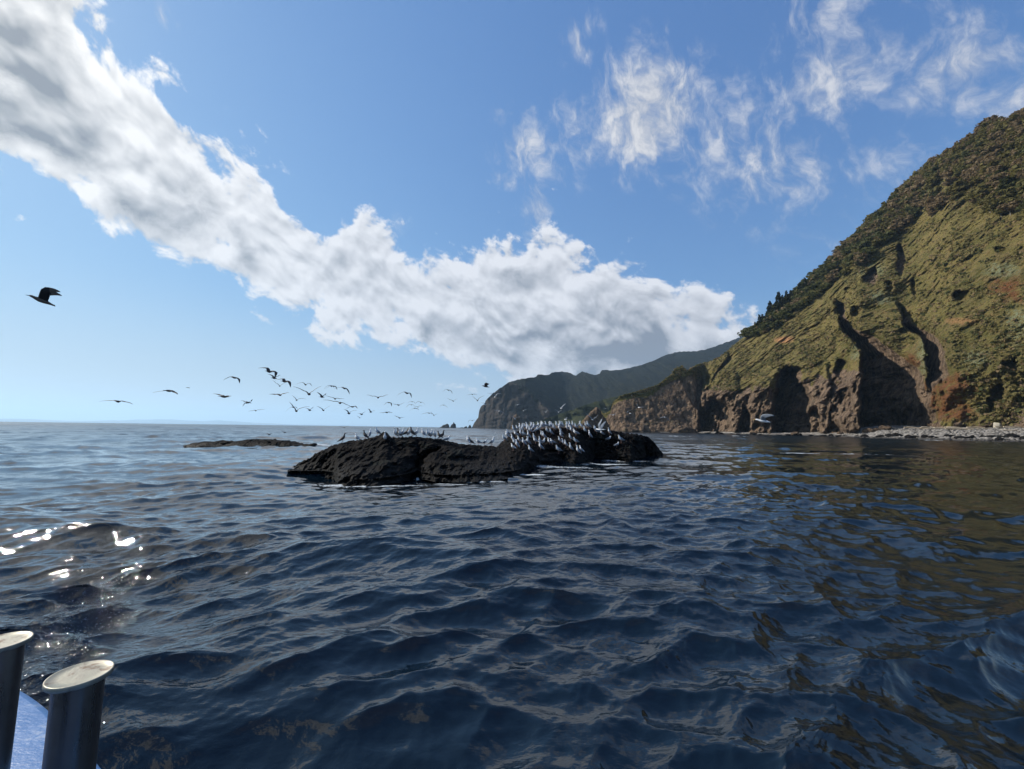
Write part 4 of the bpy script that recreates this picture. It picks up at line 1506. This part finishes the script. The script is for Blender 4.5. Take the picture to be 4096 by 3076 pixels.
GM = {'std': standing_gull(ADULT, 0.32, 1.25), 'alert': standing_gull(ADULT, 0.55, 1.7), 'low': standing_gull(ADULT, 0.12, 0.8), 'sit': standing_gull(ADULT, 0.0, 0.6, True), 'tall': standing_gull(ADULT, 0.45, 1.5),
      'young': standing_gull(YOUNG, 0.3, 1.2), 'dusk': standing_gull([M_DUSK_BACKLIT, M_YOUNG_BACKLIT2, M_TIP, M_TIP, M_LEG], 0.42, 1.4)}
GH = {k_: max(v.co.z for v in m.vertices) for k_, m in GM.items()}


def gull_on_rock(px, feet, head, pose, yaw, label, group=None):
    fy = max(feet, float(itop(px)) + 2.5)
    Y = island_depth(np.array([float(px)]), np.array([float(fy)]))
    q = at_depth(np.array([float(px)]), np.array([float(fy)]), Y)[0]
    h = (fy - head) / F_PX * q[1]
    h = min(max(h, 0.40), 0.60) if pose != 'sit' else 0.30
    o = bpy.data.objects.new('gull', GM[pose]); COL.objects.link(o)
    s = h / GH[pose]
    s = min(max(s * 1.06, 0.95), 1.35)
    o.scale = (s, s, s)
    o.location = (q[0], q[1] + 0.03, q[2] + 0.02)
    o.rotation_euler = (0, 0, yaw)
    return tag(o, label, 'gull', group)


ra = random.Random(31)
LEFT, RIGHT_, CAM_ = math.pi, 0.0, -math.pi / 2
# the gulls on the left hump
left = [(1369, 1772, 1736, 'dusk', 0.6, 'lone dark gull standing on the bare shoulder at the end of the rock'),
        (1427, 1770, 1748, 'low', 2.6, 'small pale gull half hidden behind the edge, next to the lone dark one'),
        (1459, 1760, 1724, 'dusk', 2.9, 'tall dark headed gull before the raised knob, taller of a pair'),
        (1477, 1755, 1728, 'tall', 1.4, 'slim gull right behind the tall dark headed one before the knob'),
        (1509, 1742, 1712, 'std', -2.4, 'pale gull standing on top of the raised knob of rock'),
        (1538, 1769, 1733, 'alert', -1.5, 'white breasted gull facing the water in front of the black knob'),
        (1580, 1747, 1714, 'tall', -1.9, 'first gull of the crest row behind the black knob'),
        (1594, 1748, 1717, 'dusk', 2.8, 'dark headed gull second in the crest row'),
        (1598, 1752, 1724, 'std', -1.5, 'pale gull low in front of the dark headed one in the crest row'),
        (1607, 1747, 1718, 'tall', 0.3, 'gull close behind the pale low one in the crest row'),
        (1623, 1747, 1716, 'young', 0.4, 'slender brownish gull in the middle of the crest row'),
        (1634, 1748, 1722, 'std', -1.0, 'plump grey gull beside the slender brownish one'),
        (1647, 1745, 1711, 'dusk', 2.8, 'tallest dark gull of the crest row'),
        (1665, 1746, 1716, 'tall', -0.3, 'broad grey backed gull after the tallest dark one'),
        (1693, 1749, 1722, 'std', 2.6, 'gull with a gap on both sides in the crest row'),
        (1711, 1752, 1719, 'tall', -2.0, 'upright gull towards the falling end of the crest row'),
        (1725, 1752, 1726, 'std', -1.2, 'round headed gull next to the upright one at the falling end'),
        (1738, 1756, 1732, 'std', -1.6, 'pale gull standing lowest at the falling end of the crest row'),
        (1757, 1752, 1729, 'young', 2.7, 'smaller of the last two gulls of the crest row'),
        (1767, 1753, 1724, 'dusk', -0.2, 'dark winged last gull of the crest row'),
        (1786, 1766, 1752, 'sit', 0.5, 'gull sitting low just after the crest row ends'),
        (1872, 1778, 1752, 'std', 2.2, 'pale gull alone on the saddle between the humps'),
        (1884, 1783, 1755, 'young', 3.0, 'cream and brown gull on the saddle between the humps'),
        (1913, 1781, 1762, 'low', 2.8, 'small gull on the low middle of the saddle'),
        (1938, 1783, 1762, 'low', -0.3, 'hunched gull on the saddle near the crowded hump'),
        (1967, 1783, 1750, 'std', -0.4, 'grey backed gull facing the crowd at the end of the saddle')]
for g_ in left:
    gull_on_rock(*g_)
ZR = [(105, 375, 560), (180, 335, 470), (205, 300, 420), (350, 210, 310), (405, 300, 440), (455, 190, 290), (510, 95, 240), (525, 310, 420), (560, 215, 310), (600, 95, 200), (615, 300, 440), (640, 170, 260), (680, 70, 200),
      (690, 210, 310), (720, 350, 470), (735, 170, 260), (760, 225, 340), (790, 110, 190), (830, 175, 290), (880, 90, 190), (870, 415, 530), (900, 460, 610), (905, 270, 340), (930, 110, 190), (1000, 200, 290), (1060, 110, 230),
      (1060, 370, 460), (1110, 330, 480), (1100, 40, 180), (1185, 240, 345), (1180, 50, 170), (1270, 110, 230), (1290, 260, 390), (1320, 70, 200), (1360, 110, 270), (1450, 50, 190), (1500, 170, 290), (1520, 50, 180), (1550, 260, 400),
      (1545, 380, 470), (1590, 80, 200), (1700, 70, 200), (1700, 150, 280), (1775, 45, 200), (1780, 140, 260), (1800, 215, 330), (1780, 410, 530), (1850, 60, 190), (1930, 90, 250), (1920, 240, 420), (2005, 60, 200), (2080, 130, 240),
      (2150, 170, 360), (2180, 60, 220), (315, 450, 560), (380, 490, 660), (430, 540, 720), (490, 450, 600), (600, 490, 660), (665, 455, 620), (710, 430, 640), (335, 620, 790), (1010, 450, 620), (1090, 480, 640), (1030, 560, 780),
      (770, 655, 850), (1250, 480, 640), (1330, 480, 640), (1420, 540, 680), (1520, 455, 600), (1600, 520, 660), (1670, 535, 700), (1480, 655, 860), (1790, 590, 800), (1920, 450, 630), (1970, 660, 870), (2060, 665, 850)]
right = [(2000 + x / 6.32, 1680 + f / 6.32, 1680 + h / 6.32) for x, h, f in ZR]
right += [(2300 + x / 5.53, 1600 + f / 5.53, 1600 + h / 5.53) for x, h, f in [(300, 480, 640), (330, 655, 850), (440, 620, 710), (480, 590, 760), (600, 670, 800), (760, 640, 770), (740, 790, 890), (1020, 740, 960), (925, 945, 1060)]]
named = {(1420, 540): 'brown young gull among white ones near the water', (770, 655): 'grey winged gull standing alone low in front of the crowd above the shelf', (1480, 655): 'gull with a pale front low before the middle of the crowd', (1970, 660): 'front gull of the close pair low above the water',
         (2060, 665): 'rear gull of the close pair low above the water', (335, 620): 'gull with a white collar at the low front edge of the crowd', (1670, 535): 'slate backed gull beside the brown young one', (1030, 560): 'pale gull showing its white tail at the low front of the crowd',
         (1780, 410): 'plump gull standing apart on the bare rock above the close pair', (1920, 450): 'upright gull on bare rock to the right of the plump one', (105, 375): 'gull standing upright on the step where the saddle meets the crowd'}
named2 = {(330, 655): 'white fronted gull on the near edge of the crowd\'s thin end', (740, 790): 'gull sitting on the dark flank beyond the crowd', (1020, 740): 'last upright gull on the dark flank, farthest from the crowd', (925, 945): 'gull standing lowest on the dark flank facing away from the crowd',
          (760, 640): 'gull on the top edge of the dark flank', (600, 670): 'grey gull just before the last one on the top edge', (480, 590): 'gull under the bird that is landing', (440, 620): 'small gull tucked behind the landing bird'}
src = ZR + [(300, 480), (330, 655), (440, 620), (480, 590), (600, 670), (760, 640), (740, 790), (1020, 740), (925, 945)]
for i, ((px, fy, hy), s_) in enumerate(zip(right, src)):
    key = (s_[0], s_[1])
    lab = named.get(key) if i < len(ZR) else named2.get(key)
    pose = ra.choice(['std', 'std', 'tall', 'alert', 'tall', 'low'])
    yaw = math.pi + ra.uniform(-0.75, 0.75) if ra.random() < 0.85 else ra.uniform(-0.6, 0.6)
    if key == (1420, 540): pose = 'young'
    if key in ((740, 790), (925, 945)): pose = 'sit' if key == (740, 790) else 'low'; yaw = 0.2
    grp = None
    if lab is None:
        band = 'far edge' if fy < 1712 else ('middle' if fy < 1750 else 'near side')
        half = 'left part' if px < 2150 else 'right part'
        lookw = {'std': 'grey backed gull standing', 'tall': 'gull standing tall', 'alert': 'gull stretching its neck', 'low': 'hunched gull standing'}[pose]
        fc = ' facing left' if abs(yaw) > 1.5 else ' facing right'
        lab = f'{lookw}{fc} at the {band} of the dense crowd, {half}'
        grp = f'gulls at the {band} of the crowd in its {half}, {pose}{fc}'
    gull_on_rock(px, fy, hy, pose, yaw, lab, grp)
# a faint extra row right behind the far edge, heads only showing
for i, px in enumerate(np.linspace(2130, 2320, 9)):
    px += ra.uniform(-5, 5)
    gull_on_rock(px, float(itop(px)) - 2, float(itop(px)) - 22, ra.choice(['std', 'tall']), math.pi + ra.uniform(-.6, .6), 'gull in the packed back row whose head shows over the others', 'gulls packed in the back row of the crowd')


def wing_surface(B, pts, side, chord=(0.17, 0.16, 0.03), pitch=0.22, sweep=(0.0, 0.05, -0.10), mats=(1, 1, 2), n=9, th=0.012):
    """thin closed wing through root, wrist and tip (x, z); chord runs along y"""
    P0, P1, P2 = [Vector((p_[0], p_[1])) for p_ in pts]
    b = len(B.v)
    m = 8
    rings = []
    for i in range(n):
        t = i / (n - 1)
        if t < 0.5:
            u_ = t * 2; c = P0.lerp(P1, u_); ch = chord[0] + (chord[1] - chord[0]) * u_; sw = sweep[0] + (sweep[1] - sweep[0]) * u_
            bulge = math.sin(u_ * math.pi) * 0.10 * (P1 - P0).length
        else:
            u_ = t * 2 - 1; c = P1.lerp(P2, u_); ch = chord[1] + (chord[2] - chord[1]) * u_ ** 1.5; sw = sweep[1] + (sweep[2] - sweep[1]) * u_ ** 1.2
            bulge = math.sin(u_ * math.pi) * 0.05 * (P2 - P1).length
        d_ = (P1 - P0) if t < 0.5 else (P2 - P1)
        nr_ = Vector((-d_.y, d_.x)).normalized() * (1 if side > 0 else -1)
        c = c + nr_ * bulge
        tt = th * (1 - 0.7 * t)
        for j in range(m):
            a = 2 * math.pi * j / m
            yy = math.cos(a) * ch * 0.5; zz = math.sin(a) * tt
            cp_, sp_ = math.cos(pitch), math.sin(pitch)
            y2 = yy * cp_ - zz * sp_; z2 = yy * sp_ + zz * cp_
            B.v.append(Vector((c.x + nr_.x * z2, sw + y2, c.y + nr_.y * z2)))
        rings.append(i)
    for i in range(n - 1):
        t = i / (n - 1)
        mm = mats[0] if t < 0.45 else (mats[1] if t < 0.78 else mats[2])
        for j in range(m):
            j2 = (j + 1) % m
            B.f.append((b + i * m + j, b + i * m + j2, b + (i + 1) * m + j2, b + (i + 1) * m + j)); B.m.append(mm)
    B.f.append(tuple(b + (n - 1) * m + j for j in range(m))); B.m.append(mats[2])


def flying_mesh(Lw, Lt, Rw, Rt, mats, pitch=0.22, tail=0.06, chord=1.0, feet=False, drop=0.0):
    B = MeshB()
    secs = [((0, -.30, 0), tail, .005), ((0, -.22, .0), tail * .75, .010), ((0, -.15, 0), .034, .026), ((0, -.06, -.005), .058, .050), ((0, .04, -.008), .066, .058), ((0, .12, 0), .050, .046), ((0, .17, .008), .036, .034),
            ((0, .215, .015), .034, .034), ((0, .25, .012), .020, .020), ((0, .262, .010), .010, .010)]
    B.loft(secs, lambda i, s: (2 if (i == 0 and mats is not ADULT) else (1 if (s > 0.45 and 2 <= i <= 4) else 0)), 10)
    B.loft([((0, .258, .010), .009, .010), ((0, .29, .008), .006, .008), ((0, .318, .0), .003, .003)], 3, 6)
    wm = (1, 1, 2)
    wing_surface(B, [(-.03, .015), Lw, Lt], -1, (0.19 * chord, 0.16 * chord, 0.02), pitch, mats=wm)
    wing_surface(B, [(.03, .015), Rw, Rt], 1, (0.19 * chord, 0.16 * chord, 0.02), pitch, mats=wm)
    if feet:
        for sd in (-1, 1):
            B.loft([((sd * .03, -.08, -.04), .008, .008), ((sd * .03, -.11, -.14), .006, .006), ((sd * .03, -.07, -.15), .012, .004)], 4, 6)
    return B.build('gull', mats)


def flyer(x0, y0, sc, rec, mats, label, yaw=None, span=1.30, **kw):
    """rec: body, left wrist, left tip, right wrist, right tip in the zoomed coordinates"""
    b, lw, lt, rw, rt = [(x0 + a / sc, y0 + c / sc) for a, c in rec]
    L = math.dist(b, lw) + math.dist(lw, lt) + math.dist(b, rw) + math.dist(rw, rt)
    Y = F_PX * span / L
    Y = min(max(Y, 6.0), 190.0)
    k_ = Y / F_PX
    yaw = ra.uniform(-0.5, 0.5) if yaw is None else yaw
    cy = math.cos(yaw)
    f = lambda p_: ((p_[0] - b[0]) * k_ / cy, -(p_[1] - b[1]) * k_)
    me = flying_mesh(f(lw), f(lt), f(rw), f(rt), mats, **kw)
    o = bpy.data.objects.new('gull', me); COL.objects.link(o)
    o.location = at_depth(np.array([b[0]]), np.array([b[1]]), np.array([Y]))[0]
    o.rotation_euler = (kw.get('drop', 0.0), 0, yaw)
    return tag(o, label, 'gull')


def quads(s):
    out = []
    for line in s.strip().split('\n'):
        a, lab = line.split('|')
        out.append(([tuple(float(c) for c in p_.split(',')) for p_ in a.split(';')], lab.strip()))
    return out


F5 = quads('''335,205;290,140;155,147;455,215;465,315|highest large dark gull of the flock banking with one wing hanging down
425,322;370,270;308,247;490,285;580,270|gull with raised wings partly behind the highest dark one
610,380;570,330;445,360;690,385;757,488|second large dark gull just below the highest one
527,460;470,410;420,368;570,420;605,408|small gull with raised wings under the second dark one
983,435;925,397;838,438;1045,408;1090,463|gull with both wings arched down like an M, above the wide V
1045,600;960,545;803,482;1100,545;1232,452|gull holding its long wings up in a wide V in the middle of the flock
1440,460;1370,455;1320,520;1510,465;1545,525|front gull of two that overlap with drooping wings
1480,470;1410,465;1360,515;1520,485;1542,522|rear gull of two that overlap with drooping wings
1670,500;1600,480;1497,513;1720,520;1782,610|gull to the right of the overlapping pair with one long drooping wing
1270,655;1220,605;1172,567;1320,620;1392,593|slim gull with V raised wings beside the wide V
530,620;450,610;360,612;600,590;682,575|gull gliding flat below the two large dark ones
825,710;790,660;750,632;880,678;970,687|gull with one wing up and one flat under the wide V
1505,685;1440,660;1345,640;1580,682;1655,685|gull gliding with slightly raised wings above the long winged one
1595,757;1500,735;1345,720;1680,780;1770,828|long winged gull tilting across the middle of the flock
1810,828;1770,820;1700,870;1860,815;1935,860|gull at the wing tip of the long winged one
820,900;770,830;708,745;880,850;1015,820|large gull with steep wings low in the flock
760,835;710,845;662,907;800,830;840,862|gull half behind the large steep winged one
1057,893;1020,865;980,855;1090,855;1145,825|small gull right after the large steep winged one
1298,890;1250,850;1188,820;1340,850;1415,808|gull with an even V of wings low in the flock
1750,948;1710,895;1662,875;1800,900;1893,893|grey gull with curved wings low beside the sky gap
1975,965;1940,945;1895,943;2010,925;2062,915|gull next to the grey curved one, wings bent
1943,1025;1915,1005;1892,992;1965,1012;1987,998|tiny far gull lowest of the flock
2135,925;2110,880;2087,862;2170,900;2212,898|gull with one wing straight up over the crest of the rock
100,895;50,898;0,913;150,880;232,872|gull gliding low and level near the start of the flock''')
F4 = quads('''212,488;160,480;60,496;270,490;355,518|outermost gull of the flock gliding low over the open horizon
810,362;740,365;642,389;870,378;943,407|second gull from the open sea end, long wings drooping
1030,326;1020,325;1008,322;1055,325;1068,337|tiny far gull above the second one
1585,208;1525,195;1467,240;1635,225;1667,277|gull with wings bent down, higher than its neighbours at the start of the flock
1460,432;1400,415;1315,396;1530,428;1600,431|gull gliding level beneath the bent winged one
1745,503;1700,490;1655,478;1780,488;1820,462|gull of a crossing pair with raised wings
1725,508;1700,512;1690,550;1770,500;1798,514|gull of a crossing pair with a hanging wing''')
F6 = quads('''355,347;290,333;225,320;410,330;468,308|gull with a shallow V alone in the sky gap above the rock
720,292;665,275;602,320;760,295;790,355|gull with heavy drooping wings alone in clear sky above the crest row
490,412;460,410;428,440;520,420;541,462|gull with drooping wings linked to its neighbour
612,443;575,435;535,430;650,430;697,410|reddish gull with raised wings over the crest row
785,400;760,395;732,418;810,405;825,430|upper gull of the tight bunch of five, seaward side
895,408;860,400;830,430;925,410;941,438|upper gull of the tight bunch of five, landward side
777,440;745,440;713,478;800,440;815,450|middle gull of the tight bunch, with a long drooping wing
858,468;830,460;803,460;880,450;917,458|middle gull of the tight bunch, with a bent wing
818,483;790,490;755,512;845,487;878,503|lowest gull of the tight bunch of five
1000,545;960,543;899,565;1020,545;1045,560|gull gliding under the tight bunch with wings spread
1061,575;1040,550;1016,528;1080,560;1112,553|dark gull crossing the tip of the gliding one
262,533;240,505;227,488;290,515;333,515|gull with an upright wing over the start of the crest row
462,535;420,540;367,542;510,535;553,541|gull gliding flat low over the crest row
628,607;590,592;557,578;660,600;695,600|small gull skimming lowest above the crest row
1245,255;1205,245;1172,277;1275,262;1300,300|gull with down curved wings high left of the headland top
1305,393;1265,377;1230,360;1335,375;1360,360|small gull with V wings in the pale sky before the headland
1545,308;1510,310;1473,317;1580,307;1610,315|flat gliding gull near the headland's brow
1612,385;1580,362;1548,335;1640,350;1697,323|gull with high wings just off the headland's brow
1185,443;1160,447;1131,463;1210,455;1237,476|small gull with drooping wings above the sea stacks
1545,640;1510,635;1493,668;1565,632;1578,630|gull with a hanging wing beside the foot of the headland''')
FL = quads('''885,1090;870,1080;850,1076;905,1078;925,1070|x''')
for rec, lab in F5: flyer(1000, 1440, 4.424, rec, BACKLIT, lab, pitch=0.42 if 'large dark' in lab else 0.22, chord=1.15 if 'large dark' in lab else 1.0)
for rec, lab in F4: flyer(400, 1440, 2.949 / 1.0, rec, BACKLIT, lab, span=1.3 if 'tiny' not in lab else 1.2)
for rec, lab in F6: flyer(1400, 1480, 3.16, rec, BACKLIT, lab)
# in front of the headland they catch the light
FA = quads('''1835,340;1800,300;1732,297;1860,300;1925,297|pale gull with dark wing tips before the brow of the headland
1710,440;1690,420;1650,413;1750,430;1783,437|faint grey gull before the steep end of the headland
1885,520;1860,508;1815,517;1930,535;1980,570|pale gull with one long dark tipped wing before the headland cliff''')
for rec, lab in FA: flyer(1400, 1480, 3.16, rec, ADULT, lab)
FB = quads('''325,370;300,350;275,340;355,350;395,347|white gull flying just over the crowded hump's seaward end
355,203;335,208;320,215;380,197;405,195|small white gull gliding before the dark headland
423,275;410,258;395,245;445,262;465,257|small white gull with V wings before the dark headland
688,290;670,282;650,280;700,275;715,265|small white gull flying between the headland and the green slope
870,245;840,230;805,220;895,215;932,183|upper white gull of a crossing pair over the crowd
838,290;815,270;780,250;860,275;885,262|lower white gull of a crossing pair over the crowd
920,378;890,360;835,350;930,365;945,350|white gull with a dark wing close over the crowd
1240,380;1200,340;1160,300;1280,350;1305,318|large gull with spread raised wings rising before the brown rock
1480,325;1450,320;1410,328;1500,315;1520,310|white gull gliding across the orange rock
1390,250;1378,252;1368,258;1402,247;1415,244|small pale gull before the tip of the point
1685,305;1660,285;1635,298;1705,318;1748,350|white gull with swept wings before the shaded cliff face
1790,235;1770,215;1755,190;1820,232;1860,230|pinkish white gull turning before the shaded cliff face
1700,95;1694,85;1688,72;1710,100;1722,120|faint small gull near the grassy rim of the point
2090,350;2060,352;2030,370;2120,365;2150,400|gull with a drooping arch of wings before the shaded cliff face
1330,495;1325,440;1345,350;1375,455;1412,385|gull landing with both wings straight up over the far end of the crowd
88,540;75,530;60,525;100,530;112,520|small gull skimming the water behind the saddle''')
for rec, lab in FB: flyer(1950, 1550, 2.949, rec, ADULT, lab, feet='landing' in lab, yaw=(0.9 if 'landing' in lab else None))
FD = quads('''1076,1739;1068,1735;1060,1733;1084,1735;1092,1732|small gull skimming the water beyond the long reef
1139,1730;1131,1727;1122,1722;1147,1728;1156,1727|second small gull skimming the water beyond the long reef
1377,1711;1368,1708;1357,1706;1386,1706;1396,1703|gull flying low across the horizon behind the lone dark one''')
for rec, lab in FD: flyer(0, 0, 1.0, rec, BACKLIT, lab)


def posed(px, py, Y, me, rot, label, s=1.0):
    o = bpy.data.objects.new('gull', me); COL.objects.link(o)
    o.location = at_depth(np.array([float(px)]), np.array([float(py)]), np.array([float(Y)]))[0]
    o.rotation_euler = rot; o.scale = (s, s, s)
    return tag(o, label, 'gull')


# the big dark gull alone over the open sea: side on, near wing raised and bent back
def side_gull(mats, fan=0.10, up=0.30, back=-0.30, near=1.0):
    B = MeshB()
    dk = mats
    secs = [((0, -.27, -.055), fan, .012), ((0, -.235, -.05), fan * .95, .016), ((0, -.18, -.035), .06, .028), ((0, -.12, -.02), .05, .045), ((0, -.04, -.005), .058, .058), ((0, .05, .01), .062, .060), ((0, .12, .03), .046, .048), ((0, .17, .045), .034, .036),
            ((0, .215, .058), .032, .033), ((0, .25, .062), .020, .022), ((0, .262, .060), .011, .012)]
    B.loft(secs, lambda i, s: (2 if i == 0 else (1 if s > 0.3 and 3 <= i <= 6 else 0)), 12)
    B.loft([((0, .255, .060), .010, .011), ((0, .295, .056), .006, .008), ((0, .33, .050), .003, .004)], 3, 6)
    for sd in (-1, 1):
        n, m = 11, 8
        b = len(B.v)
        for i in range(n):
            t = i / (n - 1)
            if t < 0.45:
                u_ = t / 0.45
                c = Vector((sd * (.03 + .12 * u_), -0.01 - .0 * u_, .02 + up * u_)); ch = 0.20 - 0.02 * u_
            else:
                u_ = (t - 0.45) / 0.55
                c = Vector((sd * (.15 + .10 * u_), -0.01 + back * u_, .02 + up + .05 * math.sin(u_ * 2.2))); ch = 0.18 * (1 - u_) ** 0.8 + 0.015
            d_ = Vector((0, 1, 0)) if t < 0.45 else Vector((0, 0.35, 1)).normalized()
            w = smoothstep(np.array(t), 0.3, 0.6)
            d_ = (Vector((0, 1, 0.05)) * (1 - float(w)) + Vector((0, 0.30, 0.95)) * float(w)).normalized()
            for j in range(m):
                a = 2 * math.pi * j / m
                B.v.append(c + d_ * (math.cos(a) * ch * 0.5) + Vector((sd, 0, 0)) * (math.sin(a) * .010 * (1.1 - t)))
        for i in range(n - 1):
            for j in range(m):
                j2 = (j + 1) % m
                B.f.append((b + i * m + j, b + i * m + j2, b + (i + 1) * m + j2, b + (i + 1) * m + j)); B.m.append(1 if i < 6 else 2)
        B.f.append(tuple(b + (n - 1) * m + j for j in range(m))); B.m.append(2)
    return B.build('gull', mats)


posed(168, 1203, 11.8, side_gull([M_YOUNG_BACKLIT, M_TIP, M_YOUNG_BACKLIT, M_TIP, M_TIP], 0.10, 0.27, -0.30), (math.radians(8), 0, math.radians(133)), 'large dark gull flying alone high over the open sea')  # brown and black plumage stands in for its backlit shade
posed(1943, 1546, 31, side_gull(BACKLIT, 0.06, 0.14, -0.20), (0, 0, math.radians(80)), 'dark gull with its wing raised in clear sky left of the headland top')
posed(3052, 1684, 17.0, side_gull([M_WHITE, M_MANTLE, M_MANTLE, M_BILL, M_LEG], 0.04, 0.15, -0.38), (0, 0, math.radians(60)), 'white gull flying low before the sea caves')
q_ = flying_mesh((-.12, .30), (-.02, .52), (.28, .26), (.52, .20), ADULT, pitch=0.5, chord=1.2, feet=True)
posed(1997, 1822, 29.0, q_, (0.3, 0, math.radians(70)), 'gull flapping its raised wings low on the wet shelf', 0.9)
print('gulls', time.time() - T0)

# ---------------------------------------------------------------- the boat at the lower corner
boat = bpy.data.objects.new('boat', None); COL.objects.link(boat)
boat.location = (-1.6, 0.6, 0.0)
tag(boat, 'blue painted boat side with two steel posts at the lower corner', 'boat')
BO = np.array(boat.location)
ZD = EYE - 0.86
edge_px = [(-700, 2540), (-400, 2590), (-150, 2655), (70, 2735), (140, 2772), (205, 2830), (290, 2905), (400, 3030), (430, 3076)]
edge = [on_plane(a, c, ZD)[:2] for a, c in edge_px]
edge = [edge[0] + (edge[0] - edge[1]) * 3.0] + edge
last = edge[-1]; dirn = np.array([0.62, -0.40]) / np.hypot(0.62, 0.40)
edge += [last + dirn * 0.6, last + dirn * 1.4, last + dirn * 2.8]
edge = np.array(edge)
# resample
seg = np.r_[0, np.cumsum(np.hypot(*np.diff(edge, axis=0).T))]
tt = np.linspace(0, seg[-1], 160)
ex = np.interp(tt, seg, edge[:, 0]); ey = np.interp(tt, seg, edge[:, 1])
ker = np.ones(9) / 9
exs = np.convolve(np.pad(ex, 4, 'edge'), ker, 'valid'); eys = np.convolve(np.pad(ey, 4, 'edge'), ker, 'valid')
E2 = np.stack([exs, eys], 1)
tg = np.gradient(E2, axis=0); tg /= np.linalg.norm(tg, axis=1)[:, None]
nrm = np.stack([tg[:, 1], -tg[:, 0]], 1)
if (nrm[80] @ (np.array([0, 0]) - E2[80])) < 0: nrm = -nrm       # points inboard


def strip(name, profile, mat, parent=boat):
    """profile: (inboard distance, height above the deck); swept along the boat's edge"""
    rows = []
    for d_, z_ in profile:
        rows.append(np.concatenate([E2 + nrm * d_, np.full((len(E2), 1), ZD + z_)], 1) - BO)
    A = np.stack(rows)
    return mesh_np(name, A.reshape(-1, 3), grid_faces(A.shape[0], A.shape[1])[:, ::-1], mat, parent)


MAT_BLUE, T, p = material('wet_blue_paint', (0.05, 0.16, 0.42), 0.32, spec=0.5)
g = pos(T)
n1 = T.noise(g, 9.0, 6.0, 0.65); n2 = T.noise(g, 60.0, 4.0, 0.6); n3 = T.noise(T.vscale(g, (1, 2.5, 1)), 38.0, 3.0, 0.6)
c = T.mix(n1, (0.022, 0.10, 0.28), (0.06, 0.17, 0.38))
c = T.mix(T.smooth(n1 + n3 * 0.25, 0.68, 0.78) * 0.45, c, (0.30, 0.36, 0.45))
c = T.mix(T.smooth(n2, 0.70, 0.76) * 0.5, c, (0.45, 0.52, 0.6))
T.put(p.inputs['Base Color'], c)
T.put(p.inputs['Roughness'], T.smooth(n1, 0.3, 0.7, 0.42, 0.62))
T.put(p.inputs['Normal'], T.bump(n3 * 0.0022 + n2 * 0.0006, 1.0, 1.0))
MAT_BLUE2, T, p = material('dark_blue_paint', (0.03, 0.09, 0.25), 0.4)
T.put(p.inputs['Base Color'], T.mix(T.noise(pos(T), 12, 5, 0.6), (0.018, 0.06, 0.19), (0.05, 0.13, 0.34)))
MAT_HULL, T, p = material('white_hull_paint', (0.6, 0.62, 0.64), 0.4)
T.put(p.inputs['Base Color'], T.mix(T.noise(pos(T), 4, 6, 0.6), (0.42, 0.45, 0.48), (0.68, 0.70, 0.72)))
strip('deck', [(0.022, 0.0), (0.06, 0.004), (0.12, 0.005), (0.18, 0.004), (0.225, 0.001)], MAT_BLUE)
strip('hull', [(0.022, -0.0005), (0.006, -0.006), (0.0, -0.022), (0.0, -0.06), (0.02, -0.30), (0.10, -0.8), (0.30, -ZD - 0.5)], MAT_BLUE)
strip('moulding', [(0.225, 0.0), (0.228, 0.009), (0.238, 0.013), (0.248, 0.009), (0.252, -0.004)], MAT_BLUE)
strip('side_deck', [(0.252, -0.004), (0.27, -0.05), (0.30, -0.16), (0.31, -0.45), (1.6, -0.50)], MAT_BLUE2)

MAT_STEEL, T, p = material('dark_steel', (0.16, 0.15, 0.15), 0.34, 0.9)
g = pos(T)
n1 = T.noise(T.vscale(g, (1, 1, 0.15)), 60.0, 4.0, 0.6); n2 = T.noise(g, 14.0, 5.0, 0.6)
T.put(p.inputs['Base Color'], T.mix(n2, (0.09, 0.082, 0.080), (0.20, 0.18, 0.17)))
T.put(p.inputs['Roughness'], T.smooth(n1, 0.3, 0.7, 0.24, 0.42))
T.put(p.inputs['Normal'], T.bump(n1 * 0.0004, 1.0, 1.0))
MAT_CAP, T, p = material('stained_metal_cap', (0.6, 0.56, 0.48), 0.3, 0.55)
g = pos(T)
n1 = T.noise(g, 22.0, 6.0, 0.62, 0.5); n2 = T.noise(g, 90.0, 4.0, 0.6)
c = T.mix(T.smooth(n1, 0.3, 0.6), (0.30, 0.29, 0.23), (0.22, 0.21, 0.18))
c = T.mix(T.smooth(n1 + n2 * 0.15, 0.60, 0.70), c, (0.12, 0.085, 0.06))
T.put(p.inputs['Base Color'], c)
T.put(p.inputs['Roughness'], T.smooth(n1, 0.35, 0.65, 0.45, 0.65))
T.put(p.inputs['Normal'], T.bump(n1 * 0.002, 1.0, 0.6))


def lathe(name, prof, loc, mat, parent, n=64):
    V = []; 
    for r, z in prof:
        for j in range(n):
            a = 2 * math.pi * j / n
            V.append((r * math.cos(a), r * math.sin(a), z))
    V = np.array(V) + loc
    return mesh_np(name, V, grid_faces(len(prof), n, closed=True), mat, parent)


def post(px, py, Y, rc, rp, label=None):
    C = at_depth(np.array([float(px)]), np.array([float(py)]), np.array([float(Y)]))[0] - BO
    h = C[2] - (ZD - 0.45)
    o = lathe('post', [(rp, -h), (rp, -h * 0.5), (rp, -0.012), (rp * 0.98, -0.006)], C, MAT_STEEL, boat)
    lathe('cap', [(rp * 0.9, -0.0085), (rc * 0.97, -0.0085), (rc, -0.0055), (rc, -0.001), (rc * 0.985, 0.0012), (rc * 0.95, 0.0014), (rc * 0.92, 0.0002), (rc * 0.6, 0.0), (rc * 0.3, 0.0004), (0.0001, 0.0002)], C, MAT_CAP, o)


post(320, 2696, 0.90, 0.0505, 0.0385)
post(8, 2566, 1.06, 0.0505, 0.0385)
print('done', time.time() - T0)
